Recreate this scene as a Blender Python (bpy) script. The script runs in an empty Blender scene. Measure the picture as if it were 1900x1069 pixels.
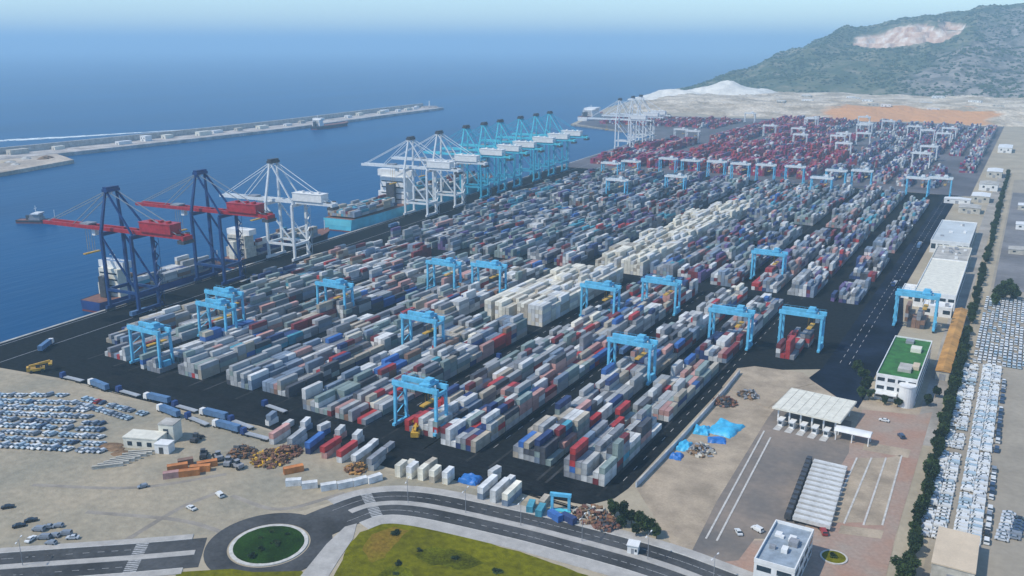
import bpy, math, random
import numpy as np
from mathutils import Vector, noise as mnoise

# ------------------------------------------------------------------ camera, sky, sun, exposure
sc = bpy.context.scene
K = 1.2                        # survey-chart units to metres
CAM_H = 168.0
cd = bpy.data.cameras.new('camera'); cam = bpy.data.objects.new('camera', cd)
sc.collection.objects.link(cam); sc.camera = cam
cd.sensor_width = 36.0; cd.lens = 36.0 * 1640 / 1900
cd.clip_start = 1.0; cd.clip_end = 150000
TILT = math.atan(449.5 / 1640); YAW = math.radians(30)
cam.location = (0, 0, CAM_H); cam.rotation_euler = (math.pi / 2 - TILT, 0, YAW)

SUN_EL = math.radians(50); SUN_AZ = math.atan2(-0.62, -0.78)      # azimuth from +Y towards +X
S = Vector((math.sin(SUN_AZ) * math.cos(SUN_EL), math.cos(SUN_AZ) * math.cos(SUN_EL), math.sin(SUN_EL)))
w = bpy.data.worlds.new('World'); sc.world = w; w.use_nodes = True
wn = w.node_tree.nodes; wl = w.node_tree.links
sky = wn.new('ShaderNodeTexSky'); sky.sky_type = 'NISHITA'; sky.sun_disc = False
sky.sun_elevation = SUN_EL; sky.sun_rotation = SUN_AZ
sky.air_density = 1.0; sky.dust_density = 0.2; sky.ozone_density = 2.0; sky.altitude = 100
wn['Background'].inputs[1].default_value = 0.15
tint = wn.new('ShaderNodeMixRGB'); tint.blend_type = 'MULTIPLY'; tint.inputs[0].default_value = 1; tint.inputs[2].default_value = (.86,.98,1.08,1)
wl.new(sky.outputs[0], tint.inputs[1]); wl.new(tint.outputs[0], wn['Background'].inputs[0])
sl = bpy.data.lights.new('sun', 'SUN'); sl.energy = 3.3; sl.angle = math.radians(0.6); sl.color = (1, .93, .80)
so = bpy.data.objects.new('sun', sl); sc.collection.objects.link(so)
so.rotation_euler = (-S).to_track_quat('-Z', 'Y').to_euler(); so.location = (0, 0, 300)
vs = sc.view_settings
vs.view_transform = 'Standard'; vs.look = 'None'; vs.exposure = 0.2; vs.gamma = 1.0
sc.cycles.max_bounces = 5; sc.cycles.diffuse_bounces = 2; sc.cycles.glossy_bounces = 2
sc.cycles.volume_bounces = 1; sc.cycles.transmission_bounces = 2
sc.cycles.use_denoising = True

rnd = random.Random(7)
C = sc.collection
SEA = -3.2

# ------------------------------------------------------------------ helpers
def G(px, py, z=0.0):
    """survey: bearing and depression read off the photograph -> point on the ground, metres"""
    u = (px - 950) / 1640; v = (py - 534.5) / 1640
    d = math.sin(TILT) + v * math.cos(TILT); f = math.cos(TILT) - v * math.sin(TILT)
    t = (CAM_H - z) / d; r = u * t; f *= t
    return (r * math.cos(YAW) - f * math.sin(YAW), r * math.sin(YAW) + f * math.cos(YAW))
def k(x, y): return (K * x, K * y)

def tag(o, label=None, cat=None, group=None, kind=None):
    if label: o['label'] = label
    if cat: o['category'] = cat
    if group: o['group'] = group
    if kind: o['kind'] = kind
    return o
def empty(name, loc=(0, 0, 0), rz=0.0):
    o = bpy.data.objects.new(name, None); C.objects.link(o)
    o.location = (loc[0], loc[1], loc[2] if len(loc) > 2 else 0); o.rotation_euler = (0, 0, rz)
    o.empty_display_size = 1
    return o
def copy_tree(o, parent=None):
    c = o.copy(); C.objects.link(c); c.parent = parent
    for ch in list(o.children): copy_tree(ch, c)
    return c

class MB:
    def __init__(s): s.v = []; s.f = []; s.m = []
    def add(s, vs_, fs, m=0):
        b = len(s.v); s.v += [tuple(p) for p in vs_]
        for q in fs: s.f.append(tuple(b + i for i in q)); s.m.append(m)
        return s
    def box(s, x0, y0, z0, x1, y1, z1, m=0):
        return s.add([(x0,y0,z0),(x1,y0,z0),(x1,y1,z0),(x0,y1,z0),(x0,y0,z1),(x1,y0,z1),(x1,y1,z1),(x0,y1,z1)],
            [(3,2,1,0),(4,5,6,7),(0,1,5,4),(1,2,6,5),(2,3,7,6),(3,0,4,7)], m)
    def cbox(s, cx, cy, cz, dx, dy, dz, m=0):
        return s.box(cx-dx/2, cy-dy/2, cz-dz/2, cx+dx/2, cy+dy/2, cz+dz/2, m)
    def obox(s, c, d, rz, m=0, rx=0.0):
        cs, sn = math.cos(rz), math.sin(rz); cx_, sx_ = math.cos(rx), math.sin(rx)
        P = []
        for z in (-.5, .5):
            for x, y in ((-.5,-.5),(.5,-.5),(.5,.5),(-.5,.5)):
                X, Y, Z = x*d[0], y*d[1], z*d[2]
                Y, Z = Y*cx_ - Z*sx_, Y*sx_ + Z*cx_
                P.append((c[0]+X*cs-Y*sn, c[1]+X*sn+Y*cs, c[2]+Z))
        return s.add(P, [(3,2,1,0),(4,5,6,7),(0,1,5,4),(1,2,6,5),(2,3,7,6),(3,0,4,7)], m)
    def beam(s, p, q, a, b=None, m=0, a2=None):
        b = b or a; p = Vector(p); q = Vector(q); d = (q-p).normalized()
        up = Vector((0,0,1)) if abs(d.z) < .95 else Vector((0,1,0))
        sx = d.cross(up).normalized(); sy = sx.cross(d)
        P = []
        for e, kk in ((p, 1.0), (q, (a2/a if a2 else 1.0))):
            for i, j in ((-1,-1),(1,-1),(1,1),(-1,1)): P.append(e + sx*(a/2*i*kk) + sy*(b/2*j*kk))
        return s.add(P, [(3,2,1,0),(4,5,6,7),(0,1,5,4),(1,2,6,5),(2,3,7,6),(3,0,4,7)], m)
    def cyl(s, p, q, r, n=10, m=0, r2=None):
        p = Vector(p); q = Vector(q); d = (q-p).normalized(); r2 = r if r2 is None else r2
        up = Vector((0,0,1)) if abs(d.z) < .95 else Vector((1,0,0))
        sx = d.cross(up).normalized(); sy = sx.cross(d)
        P = [e + (sx*math.cos(t*2*math.pi/n) + sy*math.sin(t*2*math.pi/n))*rr for e, rr in ((p,r),(q,r2)) for t in range(n)]
        F = [(i, (i+1)%n, n+(i+1)%n, n+i) for i in range(n)] + [tuple(range(n-1,-1,-1)), tuple(range(n, 2*n))]
        return s.add(P, F, m)
    def prism(s, pts, z0, z1, m=0, mtop=None):
        n = len(pts)
        ar = sum(pts[i][0]*pts[(i+1)%n][1]-pts[(i+1)%n][0]*pts[i][1] for i in range(n))
        if ar < 0: pts = pts[::-1]
        s.add([(x,y,z0) for x,y in pts]+[(x,y,z1) for x,y in pts], [(i,(i+1)%n,n+(i+1)%n,n+i) for i in range(n)], m)
        s.add([(x,y,z1) for x,y in pts], [tuple(range(n))], m if mtop is None else mtop)
        return s
    def build(s, name, mats, parent=None, loc=None, rz=0.0, smooth=False):
        me = bpy.data.meshes.new(name); me.from_pydata(s.v, [], s.f)
        if not isinstance(mats, (list, tuple)): mats = [mats]
        for m in mats: me.materials.append(m)
        if len(mats) > 1: me.polygons.foreach_set('material_index', s.m)
        if smooth: me.polygons.foreach_set('use_smooth', [True]*len(me.polygons))
        me.update()
        o = bpy.data.objects.new(name, me); C.objects.link(o)
        if parent is not None: o.parent = parent
        if loc is not None: o.location = (loc[0], loc[1], loc[2] if len(loc) > 2 else 0)
        o.rotation_euler = (0, 0, rz)
        return o

MATS = {}
def pm(name, col, rough=.6, var=.18, scale=.25, bump=0.0, bscale=2.0, col2=None, metal=0.0, rand=0.0, detail=6.0, lo=.35, hi=.65, spec=.5, fine=0.0):
    """painted/earth surface: base colour broken up by world noise, optional second tone and relief"""
    if name in MATS: return MATS[name]
    m = bpy.data.materials.new(name); m.use_nodes = True; N = m.node_tree.nodes; L = m.node_tree.links
    b = N['Principled BSDF']; b.inputs['Roughness'].default_value = rough; b.inputs['Metallic'].default_value = metal
    b.inputs['Specular IOR Level'].default_value = spec
    tc = N.new('ShaderNodeTexCoord')
    nz = N.new('ShaderNodeTexNoise'); nz.inputs['Scale'].default_value = scale; nz.inputs['Detail'].default_value = detail
    nz.inputs['Roughness'].default_value = .62
    L.new(tc.outputs['Object'], nz.inputs['Vector'])
    cr = N.new('ShaderNodeValToRGB'); cr.color_ramp.elements[0].position = lo; cr.color_ramp.elements[1].position = hi
    c2 = col2 or tuple(c*(1-var*1.6) for c in col); c1 = tuple(min(1, c*(1+var*.6)) for c in col) if not col2 else col
    cr.color_ramp.elements[0].color = (*c2, 1); cr.color_ramp.elements[1].color = (*c1, 1)
    L.new(nz.outputs['Fac'], cr.inputs['Fac']); out = cr.outputs['Color']
    if fine:
        n2 = N.new('ShaderNodeTexNoise'); n2.inputs['Scale'].default_value = scale*14; n2.inputs['Detail'].default_value = 5
        L.new(tc.outputs['Object'], n2.inputs['Vector'])
        mr = N.new('ShaderNodeMapRange'); mr.inputs['From Min'].default_value = .3; mr.inputs['From Max'].default_value = .7
        mr.inputs['To Min'].default_value = 1-fine; mr.inputs['To Max'].default_value = 1+fine
        L.new(n2.outputs['Fac'], mr.inputs['Value'])
        mx = N.new('ShaderNodeMixRGB'); mx.blend_type = 'MULTIPLY'; mx.inputs['Fac'].default_value = 1
        L.new(out, mx.inputs['Color1']); L.new(mr.outputs['Result'], mx.inputs['Color2']); out = mx.outputs['Color']
    if rand:
        oi = N.new('ShaderNodeObjectInfo'); mr = N.new('ShaderNodeMapRange')
        mr.inputs['To Min'].default_value = 1-rand; mr.inputs['To Max'].default_value = 1+rand
        L.new(oi.outputs['Random'], mr.inputs['Value'])
        mx = N.new('ShaderNodeMixRGB'); mx.blend_type = 'MULTIPLY'; mx.inputs['Fac'].default_value = 1
        L.new(out, mx.inputs['Color1']); L.new(mr.outputs['Result'], mx.inputs['Color2']); out = mx.outputs['Color']
    L.new(out, b.inputs['Base Color'])
    if bump:
        nb = N.new('ShaderNodeTexNoise'); nb.inputs['Scale'].default_value = bscale; nb.inputs['Detail'].default_value = 5
        L.new(tc.outputs['Object'], nb.inputs['Vector'])
        bp = N.new('ShaderNodeBump'); bp.inputs['Strength'].default_value = bump; bp.inputs['Distance'].default_value = 1/bscale*.5
        L.new(nb.outputs['Fac'], bp.inputs['Height']); L.new(bp.outputs['Normal'], b.inputs['Normal'])
    MATS[name] = m
    return m

def catmull(pts, n=8):
    P = [Vector(p).to_2d() if len(p) > 2 else Vector(p) for p in pts]
    P = [P[0]*2-P[1]] + P + [P[-1]*2-P[-2]]; out = []
    for i in range(1, len(P)-2):
        for j in range(n):
            t = j/n; a, b, c, d = P[i-1], P[i], P[i+1], P[i+2]
            out.append(.5*((2*b)+(c-a)*t+(2*a-5*b+4*c-d)*t*t+(3*b-a-3*c+d)*t**3))
    out.append(P[-2]); return out
def strip(mb, line, o0, o1, z0, z1, m=0, closed=False):
    """ribbon beside a line, between offsets o0 and o1 (right positive), with side faces down to z0"""
    n = len(line); A = []; B = []
    for i in range(n):
        a = line[i-1] if (i or closed) else line[0]; b = line[(i+1) % n] if (i < n-1 or closed) else line[-1]
        d = (b-a).normalized(); nr = Vector((d.y, -d.x)); A.append(line[i]+nr*o0); B.append(line[i]+nr*o1)
    V = [(p.x,p.y,z) for z in (z1, z0) for row in (A, B) for p in row]
    F = []
    for i in range(n if closed else n-1):
        j = (i+1) % n
        F.append((i, n+i, n+j, j)); F.append((2*n+i, i, j, 2*n+j)); F.append((n+i, 3*n+i, 3*n+j, n+j))
    if not closed: F.append((0, 2*n, 3*n, n)); F.append((n-1, 2*n-1, 4*n-1, 3*n-1))
    mb.add(V, F, m)
def rough(pts, step=5.0, amp=1.0):
    out = []; r_ = random.Random(int(abs(pts[0][0])*10))
    for (a, b) in zip(pts, pts[1:]+pts[:1]):
        a, b = Vector(a), Vector(b); L_ = (b-a).length; n = max(1, min(60, int(L_/step))); nr = Vector(((b-a).y, -(b-a).x)).normalized()
        for i in range(n):
            p = a.lerp(b, i/n); p = p + nr*(amp*(mnoise.noise(Vector((p.x*.09, p.y*.09, 0)))*1.6+r_.uniform(-.35,.35)) if i else 0); out.append((p.x, p.y))
    return out
def slab(name, pts, z, mat, kind='structure', z0=None, label=None):
    o = MB().prism([tuple(p) for p in pts], (z-.3) if z0 is None else z0, z).build(name, mat)
    if kind: o['kind'] = kind
    return o

# ------------------------------------------------------------------ materials
M = dict(
 dirt=pm('dirt', (.37,.31,.22), .95, .14, .022, .35, .8, col2=(.27,.245,.185), detail=10, fine=.14, lo=.38, hi=.62),
 sand=pm('sand', (.40,.34,.245), .95, .12, .03, .3, .8, detail=9, fine=.08),
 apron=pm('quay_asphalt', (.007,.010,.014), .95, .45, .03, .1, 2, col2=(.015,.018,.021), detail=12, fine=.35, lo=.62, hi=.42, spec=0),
 road=pm('road_asphalt', (.078,.080,.083), .85, .3, .05, .1, 3, detail=9, fine=.15, spec=.05),
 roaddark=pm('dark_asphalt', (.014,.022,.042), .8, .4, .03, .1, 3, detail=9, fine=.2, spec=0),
 gatepave=pm('gate_asphalt', (.26,.208,.165), .9, .25, .03, .1, 2, col2=(.135,.125,.115), detail=9, fine=.1),
 pave=pm('pavement', (.42,.40,.37), .9, .12, .2, .1, 4, fine=.08),
 kerb=pm('kerb_concrete', (.55,.53,.49), .85, .15, .5),
 redpave=pm('red_paving', (.36,.215,.155), .9, .3, .05, .15, 3, col2=(.33,.265,.215), detail=9, fine=.12),
 tanpave=pm('tan_paving', (.40,.32,.23), .9, .2, .08, .1, 3, fine=.1),
 paint=pm('road_paint', (.46,.46,.45), .7, .25, .8),
 conc=pm('concrete', (.47,.45,.41), .85, .2, .15, .1, 3, fine=.08),
 quaywall=pm('quay_wall', (.25,.24,.22), .9, .35, .1),
 white=pm('white_paint', (.78,.78,.76), .5, .08, .3),
 cream=pm('cream_paint', (.74,.71,.60), .6, .1, .3),
 blue=pm('crane_light_blue', (.13,.50,.74), .45, .16, .3, rand=.06),
 navy=pm('crane_navy', (.012,.05,.17), .45, .2, .3),
 red=pm('crane_red', (.42,.025,.035), .45, .2, .3),
 cranewhite=pm('crane_white', (.70,.73,.74), .45, .1, .3),
 teal=pm('crane_teal', (.10,.58,.70), .45, .14, .3),
 tealdark=pm('crane_teal_deep', (.05,.38,.55), .45, .14, .3),
 steel=pm('dark_steel', (.07,.075,.085), .5, .25, .5),
 grey=pm('grey_steel', (.30,.31,.33), .5, .18, .5),
 rope=pm('stay_steel', (.25,.28,.30), .5, .1, .5),
 tyre=pm('tyre_rubber', (.018,.018,.018), .8, .2, 1),
 glass=pm('window_glass', (.03,.05,.07), .12, .2, .5),
 hulldark=pm('hull_dark', (.03,.035,.05), .5, .25, .08),
 hullteal=pm('hull_light_blue', (.12,.55,.66), .5, .15, .08),
 hullblue=pm('hull_blue', (.02,.06,.22), .5, .2, .08),
 hullred=pm('antifouling_red', (.22,.04,.03), .6, .2, .1),
 deck=pm('deck_paint', (.22,.10,.07), .7, .2, .2),
 ochre=pm('ochre_roof', (.50,.26,.07), .8, .25, .12, fine=.1),
 lawn=pm('lawn', (.018,.05,.006), .95, .3, .12, .4, 1.5, detail=9, fine=.4, spec=.1),
 field=pm('meadow', (.155,.152,.004), .95, .3, .028, .5, 1.2, col2=(.09,.088,.004), detail=11, fine=.3, lo=.36, hi=.6, spec=.05),
 roofgreen=pm('green_roof', (.035,.16,.03), .8, .25, .25, fine=.12),
 leaf=pm('leaf_dark', (.030,.055,.022), .8, .4, .6, rand=.2, spec=.2),
 leaf2=pm('leaf_mid', (.05,.085,.025), .8, .4, .6, rand=.2, spec=.2),
 bark=pm('bark', (.10,.075,.055), .9, .3, 2),
 tarp=pm('blue_tarpaulin', (.06,.45,.72), .45, .15, .4, .3, 1.5),
 tarp2=pm('deep_blue_tarpaulin', (.02,.16,.50), .45, .15, .4, .3, 1.5),
 rust=pm('rusty_scrap', (.30,.14,.06), .85, .4, .4, col2=(.11,.07,.05)),
 orange=pm('orange_paint', (.58,.20,.06), .6, .3, .4),
 yellow=pm('machine_yellow', (.62,.36,.03), .5, .2, .4),
 beam=pm('precast_beam', (.52,.49,.42), .85, .18, .3),
 soil=pm('brown_soil', (.24,.15,.085), .95, .3, .1, .5, 1),
 rubble=pm('rubble_rock', (.34,.32,.30), .95, .4, .12, .9, .35, detail=10, fine=.3),
 beigeroof=pm('beige_roof', (.62,.50,.36), .75, .08, .1, fine=.05),
 foam=pm('surf_foam', (.72,.80,.80), .8, .2, .06),
)

# ------------------------------------------------------------------ sea, land
def water_mat():
    m = bpy.data.materials.new('sea_water'); m.use_nodes = True; N = m.node_tree.nodes; L = m.node_tree.links
    b = N['Principled BSDF']; b.inputs['Roughness'].default_value = .3; b.inputs['IOR'].default_value = 1.33; b.inputs['Specular IOR Level'].default_value = .05
    tc = N.new('ShaderNodeTexCoord')
    nz = N.new('ShaderNodeTexNoise'); nz.inputs['Scale'].default_value = .0022; nz.inputs['Detail'].default_value = 9; nz.inputs['Roughness'].default_value = .65
    mp = N.new('ShaderNodeMapping'); mp.inputs['Scale'].default_value = (1.3, .28, 1); mp.inputs['Rotation'].default_value = (0, 0, .6)
    L.new(tc.outputs['Object'], mp.inputs['Vector']); L.new(mp.outputs[0], nz.inputs['Vector'])
    cr = N.new('ShaderNodeValToRGB'); cr.color_ramp.elements[0].position = .3; cr.color_ramp.elements[1].position = .7
    cr.color_ramp.elements[0].color = (.0004,.048,.140,1); cr.color_ramp.elements[1].color = (.002,.086,.225,1)
    L.new(nz.outputs['Fac'], cr.inputs['Fac']); L.new(cr.outputs[0], b.inputs['Base Color'])
    h = []
    for s_, st in ((.09, .5), (.45, .35)):
        n2 = N.new('ShaderNodeTexNoise'); n2.inputs['Scale'].default_value = s_; n2.inputs['Detail'].default_value = 4
        L.new(mp.outputs[0], n2.inputs['Vector']); h.append(n2)
    bp = N.new('ShaderNodeBump'); bp.inputs['Strength'].default_value = .35; bp.inputs['Distance'].default_value = 1.2
    L.new(h[0].outputs['Fac'], bp.inputs['Height'])
    b2 = N.new('ShaderNodeBump'); b2.inputs['Strength'].default_value = .3; b2.inputs['Distance'].default_value = .4
    L.new(h[1].outputs['Fac'], b2.inputs['Height']); L.new(bp.outputs[0], b2.inputs['Normal']); L.new(b2.outputs[0], b.inputs['Normal'])
    return m
sea = MB().add([(x*45000, y*45000, SEA) for x, y in ((-1,-1),(1,-1),(1,1),(-1,1))], [(0,1,2,3)]).build('sea', water_mat())
sea['kind'] = 'structure'

XQ = lambda Y: -421*K - .087*(Y-230*K)                 # quay edge (metres)
shore = [k(-398,-150), (XQ(0), 0), (XQ(1370*K), 1370*K), k(-735,1490), k(-862,1940), k(-1045,2870), k(-1110,3600), k(-900,5200), k(1500,5600), k(3500,3000), k(3500,-150)]
land = slab('ground', shore, 0, [M['sand']], z0=SEA-8)
land.data.materials.append(M['quaywall'])
for p in land.data.polygons:
    if abs(p.normal.z) < .5: p.material_index = 1

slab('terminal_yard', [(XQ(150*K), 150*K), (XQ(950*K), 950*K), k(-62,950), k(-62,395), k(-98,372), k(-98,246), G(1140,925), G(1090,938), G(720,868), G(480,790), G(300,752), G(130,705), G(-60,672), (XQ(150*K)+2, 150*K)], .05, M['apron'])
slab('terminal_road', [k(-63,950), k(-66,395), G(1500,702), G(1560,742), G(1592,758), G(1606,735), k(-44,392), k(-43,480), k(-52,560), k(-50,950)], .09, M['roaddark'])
slab('far_terminal_yard', [(XQ(950*K)+.5, 951*K), (XQ(1365*K), 1365*K), k(-725,1495), k(-800,1740), k(-38,1860), k(-40,951)], .06,
     pm('far_yard_asphalt', (.12,.115,.13), .9, .3, .012, detail=8, fine=.1))
cap = MB(); Y0 = 0
strip(cap, [Vector((XQ(y), y)) for y in (60, 400, 800, 1200, 1640)], -.3, 1.6, -.5, .35)
tag(cap.build('quay_coping', M['conc']), kind='structure')
cm = MB()                                             # crane rails and yard lane markings
for off in (4.5, 30.5): strip(cm, [Vector((XQ(y)+off, y)) for y in (150, 700, 1600)], -.25, .25, .05, .075)
tag(cm.build('crane_rails', M['grey']), kind='structure')
lm = MB()
for x in (-56.5, -60.5):
    y = 405
    while y < 940: lm.box(K*x-.12, K*y, .09, K*x+.12, K*y+5, .10); y += 9
for x in (-199, -152, -101.5):
    y = 250
    while y < 490: lm.box(K*x-.12, K*y, .05, K*x+.12, K*y+4, .062); y += 9
tag(lm.build('lane_markings', M['paint']), kind='structure')

rw = MB()                                             # concrete runways of the yard cranes
for x in (-114,-136,-164,-182.5,-213,-230,-258,-277,-305,-325,-354):
    for sx in (-11.2, 11.2): rw.box(K*x+sx-.55, K*236, .05, K*x+sx+.55, K*494, .07); rw.box(K*(x+5)+sx-.55, K*503, .05, K*(x+5)+sx+.55, K*930, .07)
tag(rw.build('crane_runways', pm('runway_concrete', (.05,.052,.055), .95, .35, .06, fine=.2, spec=0)), kind='structure')
ds = MB(); dr = random.Random(3)                      # worn tyre tracks on the apron and cross road
for i in range(16):
    y0 = K*dr.uniform(224, 240); strip(ds, catmull([Vector((K*-380+dr.uniform(0,60), y0+dr.uniform(-8,8)-8)), Vector((K*-280, y0+dr.uniform(-5,5)-5)), Vector((K*-190, y0+dr.uniform(-4,4))), Vector((K*-108, y0+dr.uniform(-3,6)))], 10), -.3, .3, 0, .052+i*.0008)
tag(ds.build('tyre_tracks', pm('tyre_polish', (.022,.024,.027), .95, .4, .08, fine=.3, spec=0)), kind='structure')
# ------------------------------------------------------------------ hills
def fbm(x, y, o=5, s=1.0):
    return mnoise.fractal(Vector((x*s, y*s, 3.1)), 1.0, 2.1, o)
ridge = [(-1500,-60),(-1235,-40),(-1190,-8),(-1150,26),(-1080,66),(-988,122),(-880,185),(-773,238),(-640,268),(-507,284),(-300,315),(-68,345),(300,360),(900,370),(1800,380),(3200,380)]
def ridge_h(x):
    for (a, ha), (b, hb) in zip(ridge, ridge[1:]):
        if x <= b: return ha + (hb-ha)*max(0, (x-a)/(b-a))
    return ridge[-1][1]
def hill_z(x, y):
    yr = 4250 + .35*(x+1000) if x > -1000 else 4250
    yr = min(yr, 4700); foot = 3010 + 60*fbm(x, 0, 3, .002)
    t = (y-foot)/(yr-foot); h = ridge_h(x + 40*fbm(x, y, 3, .0015))
    if h < 0: return -7.0
    if t <= 0: return -7.0
    prof = t**.85 if t < 1 else max(0.0, 1-.25*(t-1))
    g = mnoise.ridged_multi_fractal(Vector((x*.0035+.2*y*.001, y*.0011, 1.0)), 1.0, 2.0, 5, 1.0, 2.0)
    z = h*prof + (g-1.1)*38*min(1, t*2.5)*min(1, max(0, h)/120)*(1 if t < .93 else .45) + 9*fbm(x, y, 4, .012)*min(1, t*4)*min(1, h/60)
    return z
nx, ny = 330, 190
xs = np.linspace(-1650, 1400, nx); ys = np.linspace(2950, 5400, ny)
V = []; qa = []; ra = []
for y in ys:
    for x in xs:
        z = hill_z(x, y)
        e = fbm(x, y, 4, .006)
        # exposed quarry: terraced benches cut in the upper slope
        cx = (x+465+ (z-210)*-1.15)/195; cz = (z-212)/48
        q = 1-(abs(cx)**2.2+abs(cz)**2.2) + e*.8 + .25*fbm(x, y, 3, .03)
        if y > 4700: q = -1
        if q > 0 and z > 120: z = z - min(1, q*5)*(z % 22)*.9
        V.append((x, y, z)); qa.append(max(0, min(1, q*9)))
        ra.append(max(0, min(1, (x+330+e*130 - (z-150)*.9)/120)))
F = [(j*nx+i, j*nx+i+1, (j+1)*nx+i+1, (j+1)*nx+i) for j in range(ny-1) for i in range(nx-1)]
def hill_mat():
    m = bpy.data.materials.new('hillside'); m.use_nodes = True; N = m.node_tree.nodes; L = m.node_tree.links
    b = N['Principled BSDF']; b.inputs['Roughness'].default_value = .95; b.inputs['Specular IOR Level'].default_value = .1
    tc = N.new('ShaderNodeTexCoord')
    def nz(s, d=8):
        n = N.new('ShaderNodeTexNoise'); n.inputs['Scale'].default_value = s; n.inputs['Detail'].default_value = d; n.inputs['Roughness'].default_value = .65
        L.new(tc.outputs['Object'], n.inputs['Vector']); return n
    def ramp(n, *st):
        r = N.new('ShaderNodeValToRGB'); el = r.color_ramp.elements
        while len(el) < len(st): el.new(.5)
        for e_, (p_, c_) in zip(el, st): e_.position = p_; e_.color = (*c_, 1)
        L.new(n.outputs['Fac'], r.inputs['Fac']); return r
    scrub = ramp(nz(.011, 10), (.34,(.045,.065,.038)), (.46,(.075,.10,.05)), (.56,(.14,.145,.085)), (.66,(.26,.235,.17)))
    rock = ramp(nz(.018, 10), (.36,(.06,.068,.058)), (.48,(.16,.152,.135)), (.6,(.32,.285,.255)))
    qry = ramp(nz(.02, 10), (.35,(.50,.31,.22)), (.5,(.66,.48,.37)), (.65,(.82,.74,.65)))
    def att(nm):
        a = N.new('ShaderNodeAttribute'); a.attribute_name = nm; return a
    m1 = N.new('ShaderNodeMixRGB'); L.new(att('rock').outputs['Fac'], m1.inputs[0]); L.new(scrub.outputs[0], m1.inputs[1]); L.new(rock.outputs[0], m1.inputs[2])
    m2 = N.new('ShaderNodeMixRGB'); L.new(att('quarry').outputs['Fac'], m2.inputs[0]); L.new(m1.outputs[0], m2.inputs[1]); L.new(qry.outputs[0], m2.inputs[2])
    L.new(m2.outputs[0], b.inputs['Base Color'])
    bp = N.new('ShaderNodeBump'); bp.inputs['Strength'].default_value = .8; bp.inputs['Distance'].default_value = 12
    L.new(nz(.03, 6).outputs['Fac'], bp.inputs['Height']); L.new(bp.outputs[0], b.inputs['Normal'])
    return m
hm = bpy.data.meshes.new('hill'); hm.from_pydata(V, [], F); hm.materials.append(hill_mat())
for nm, arr in (('quarry', qa), ('rock', ra)):
    a = hm.attributes.new(nm, 'FLOAT', 'POINT'); a.data.foreach_set('value', arr)
hm.polygons.foreach_set('use_smooth', [True]*len(hm.polygons))
hill = bpy.data.objects.new('hill', hm); C.objects.link(hill); hill['kind'] = 'structure'

# scrub on the slope: low clumps too many to count
ico = [(0,0,1)]+[(math.cos(a*1.2566)*.9, math.sin(a*1.2566)*.9, .35) for a in range(5)]+[(math.cos(a*1.2566+.63), math.sin(a*1.2566+.63), -.35) for a in range(5)]
icf = [(0,1+a,1+(a+1)%5) for a in range(5)]+[(1+a,6+a,1+(a+1)%5) for a in range(5)]+[(6+a,6+(a+1)%5,1+(a+1)%5) for a in range(5)]
sv = []; sf = []; hr = random.Random(21)
while len(sv) < 9000*11:
    x, y = hr.uniform(-1250, 500), hr.uniform(3010, 4750)
    d_ = mnoise.noise(Vector((x*.006, y*.006, 9)))
    if d_ < hr.uniform(-.5, .35): continue
    z = hill_z(x, y)
    if z < 2: continue
    cx = (x+465-(z-210)*1.15)/210; cz = (z-212)/55
    if cx*cx+cz*cz < 1: continue
    s = hr.uniform(2, 6.5); b = len(sv); jx = hr.uniform(.8, 1.6)
    sv += [(x+p[0]*s*jx*hr.uniform(.8,1.2), y+p[1]*s*hr.uniform(.8,1.2), z+1+p[2]*s*.7) for p in ico]; sf += [tuple(b+i for i in f) for f in icf]
sm = MB(); sm.v = sv; sm.f = sf; sm.m = [0]*len(sf)
tag(sm.build('hillside_scrub', pm('scrub_leaves', (.050,.075,.028), .95, .5, .01, col2=(.022,.04,.02), spec=.05)), 'dark green scrub covering the hillside', 'scrub', kind='stuff')
def mound(name, x0, x1, y0, y1, n, m_, zf, mat):
    V = []; A = np.linspace(x0, x1, n); B = np.linspace(y0, y1, m_)
    for y in B:
        for x in A: V.append((x, y, zf(x, y)))
    o = MB().add(V, [(j*n+i, j*n+i+1, (j+1)*n+i+1, (j+1)*n+i) for j in range(m_-1) for i in range(n-1)]).build(name, mat, smooth=True)
    o['kind'] = 'structure'; return o
def emb(x, y):
    e = 2200 + 70*fbm(x, 7, 4, .004) + (.06*(x+400) if x > -400 else -.12*(x+400)); t = (y-e)/170
    if t <= 0 or x < -1000*K: return -6
    return min(t, 1)*17*min(1, max(0, (x+1150)/150)) + 5*fbm(x, y, 4, .01) + (3 if t > 1 and int((y-e)/90) % 2 else 0)
def emb_mat():
    m = pm('bare_earth_bank', (.62,.53,.41), .95, .2, .012, .8, .06, col2=(.36,.29,.20), detail=12, fine=.3, lo=.42, hi=.58)
    N = m.node_tree.nodes; L = m.node_tree.links; b = N['Principled BSDF']
    src = b.inputs['Base Color'].links[0].from_socket
    a = N.new('ShaderNodeAttribute'); a.attribute_name = 'clay'
    mx = N.new('ShaderNodeMixRGB'); L.new(a.outputs['Fac'], mx.inputs[0]); L.new(src, mx.inputs[1]); mx.inputs[2].default_value = (.60,.30,.12,1)
    L.new(mx.outputs[0], b.inputs['Base Color']); return m
eo = mound('earth_embankment', -960, 900, 2080, 3150, 260, 130, emb, emb_mat())
cl = []
for v in eo.data.vertices:
    x, y, z = v.co; q = 1-((x+250)/210)**2-((y-2330)/170)**2 + .9*fbm(x, y, 5, .012); cl.append(max(0, min(1, q*3.5)))
eo.data.attributes.new('clay', 'FLOAT', 'POINT').data.foreach_set('value', cl)
def wmz(x, y):
    u = 1-math.hypot((x+885)/215, (y-2960)/190); v = 1-math.hypot((x+1010)/150, (y-2830)/130); w_ = 1-math.hypot((x+790)/120, (y-3040)/140)
    h = max(58*u, 34*v, 30*w_)
    return -6 if h <= -8 else h + 9*fbm(x, y, 5, .014)*max(0, min(1, h/14))
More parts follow.
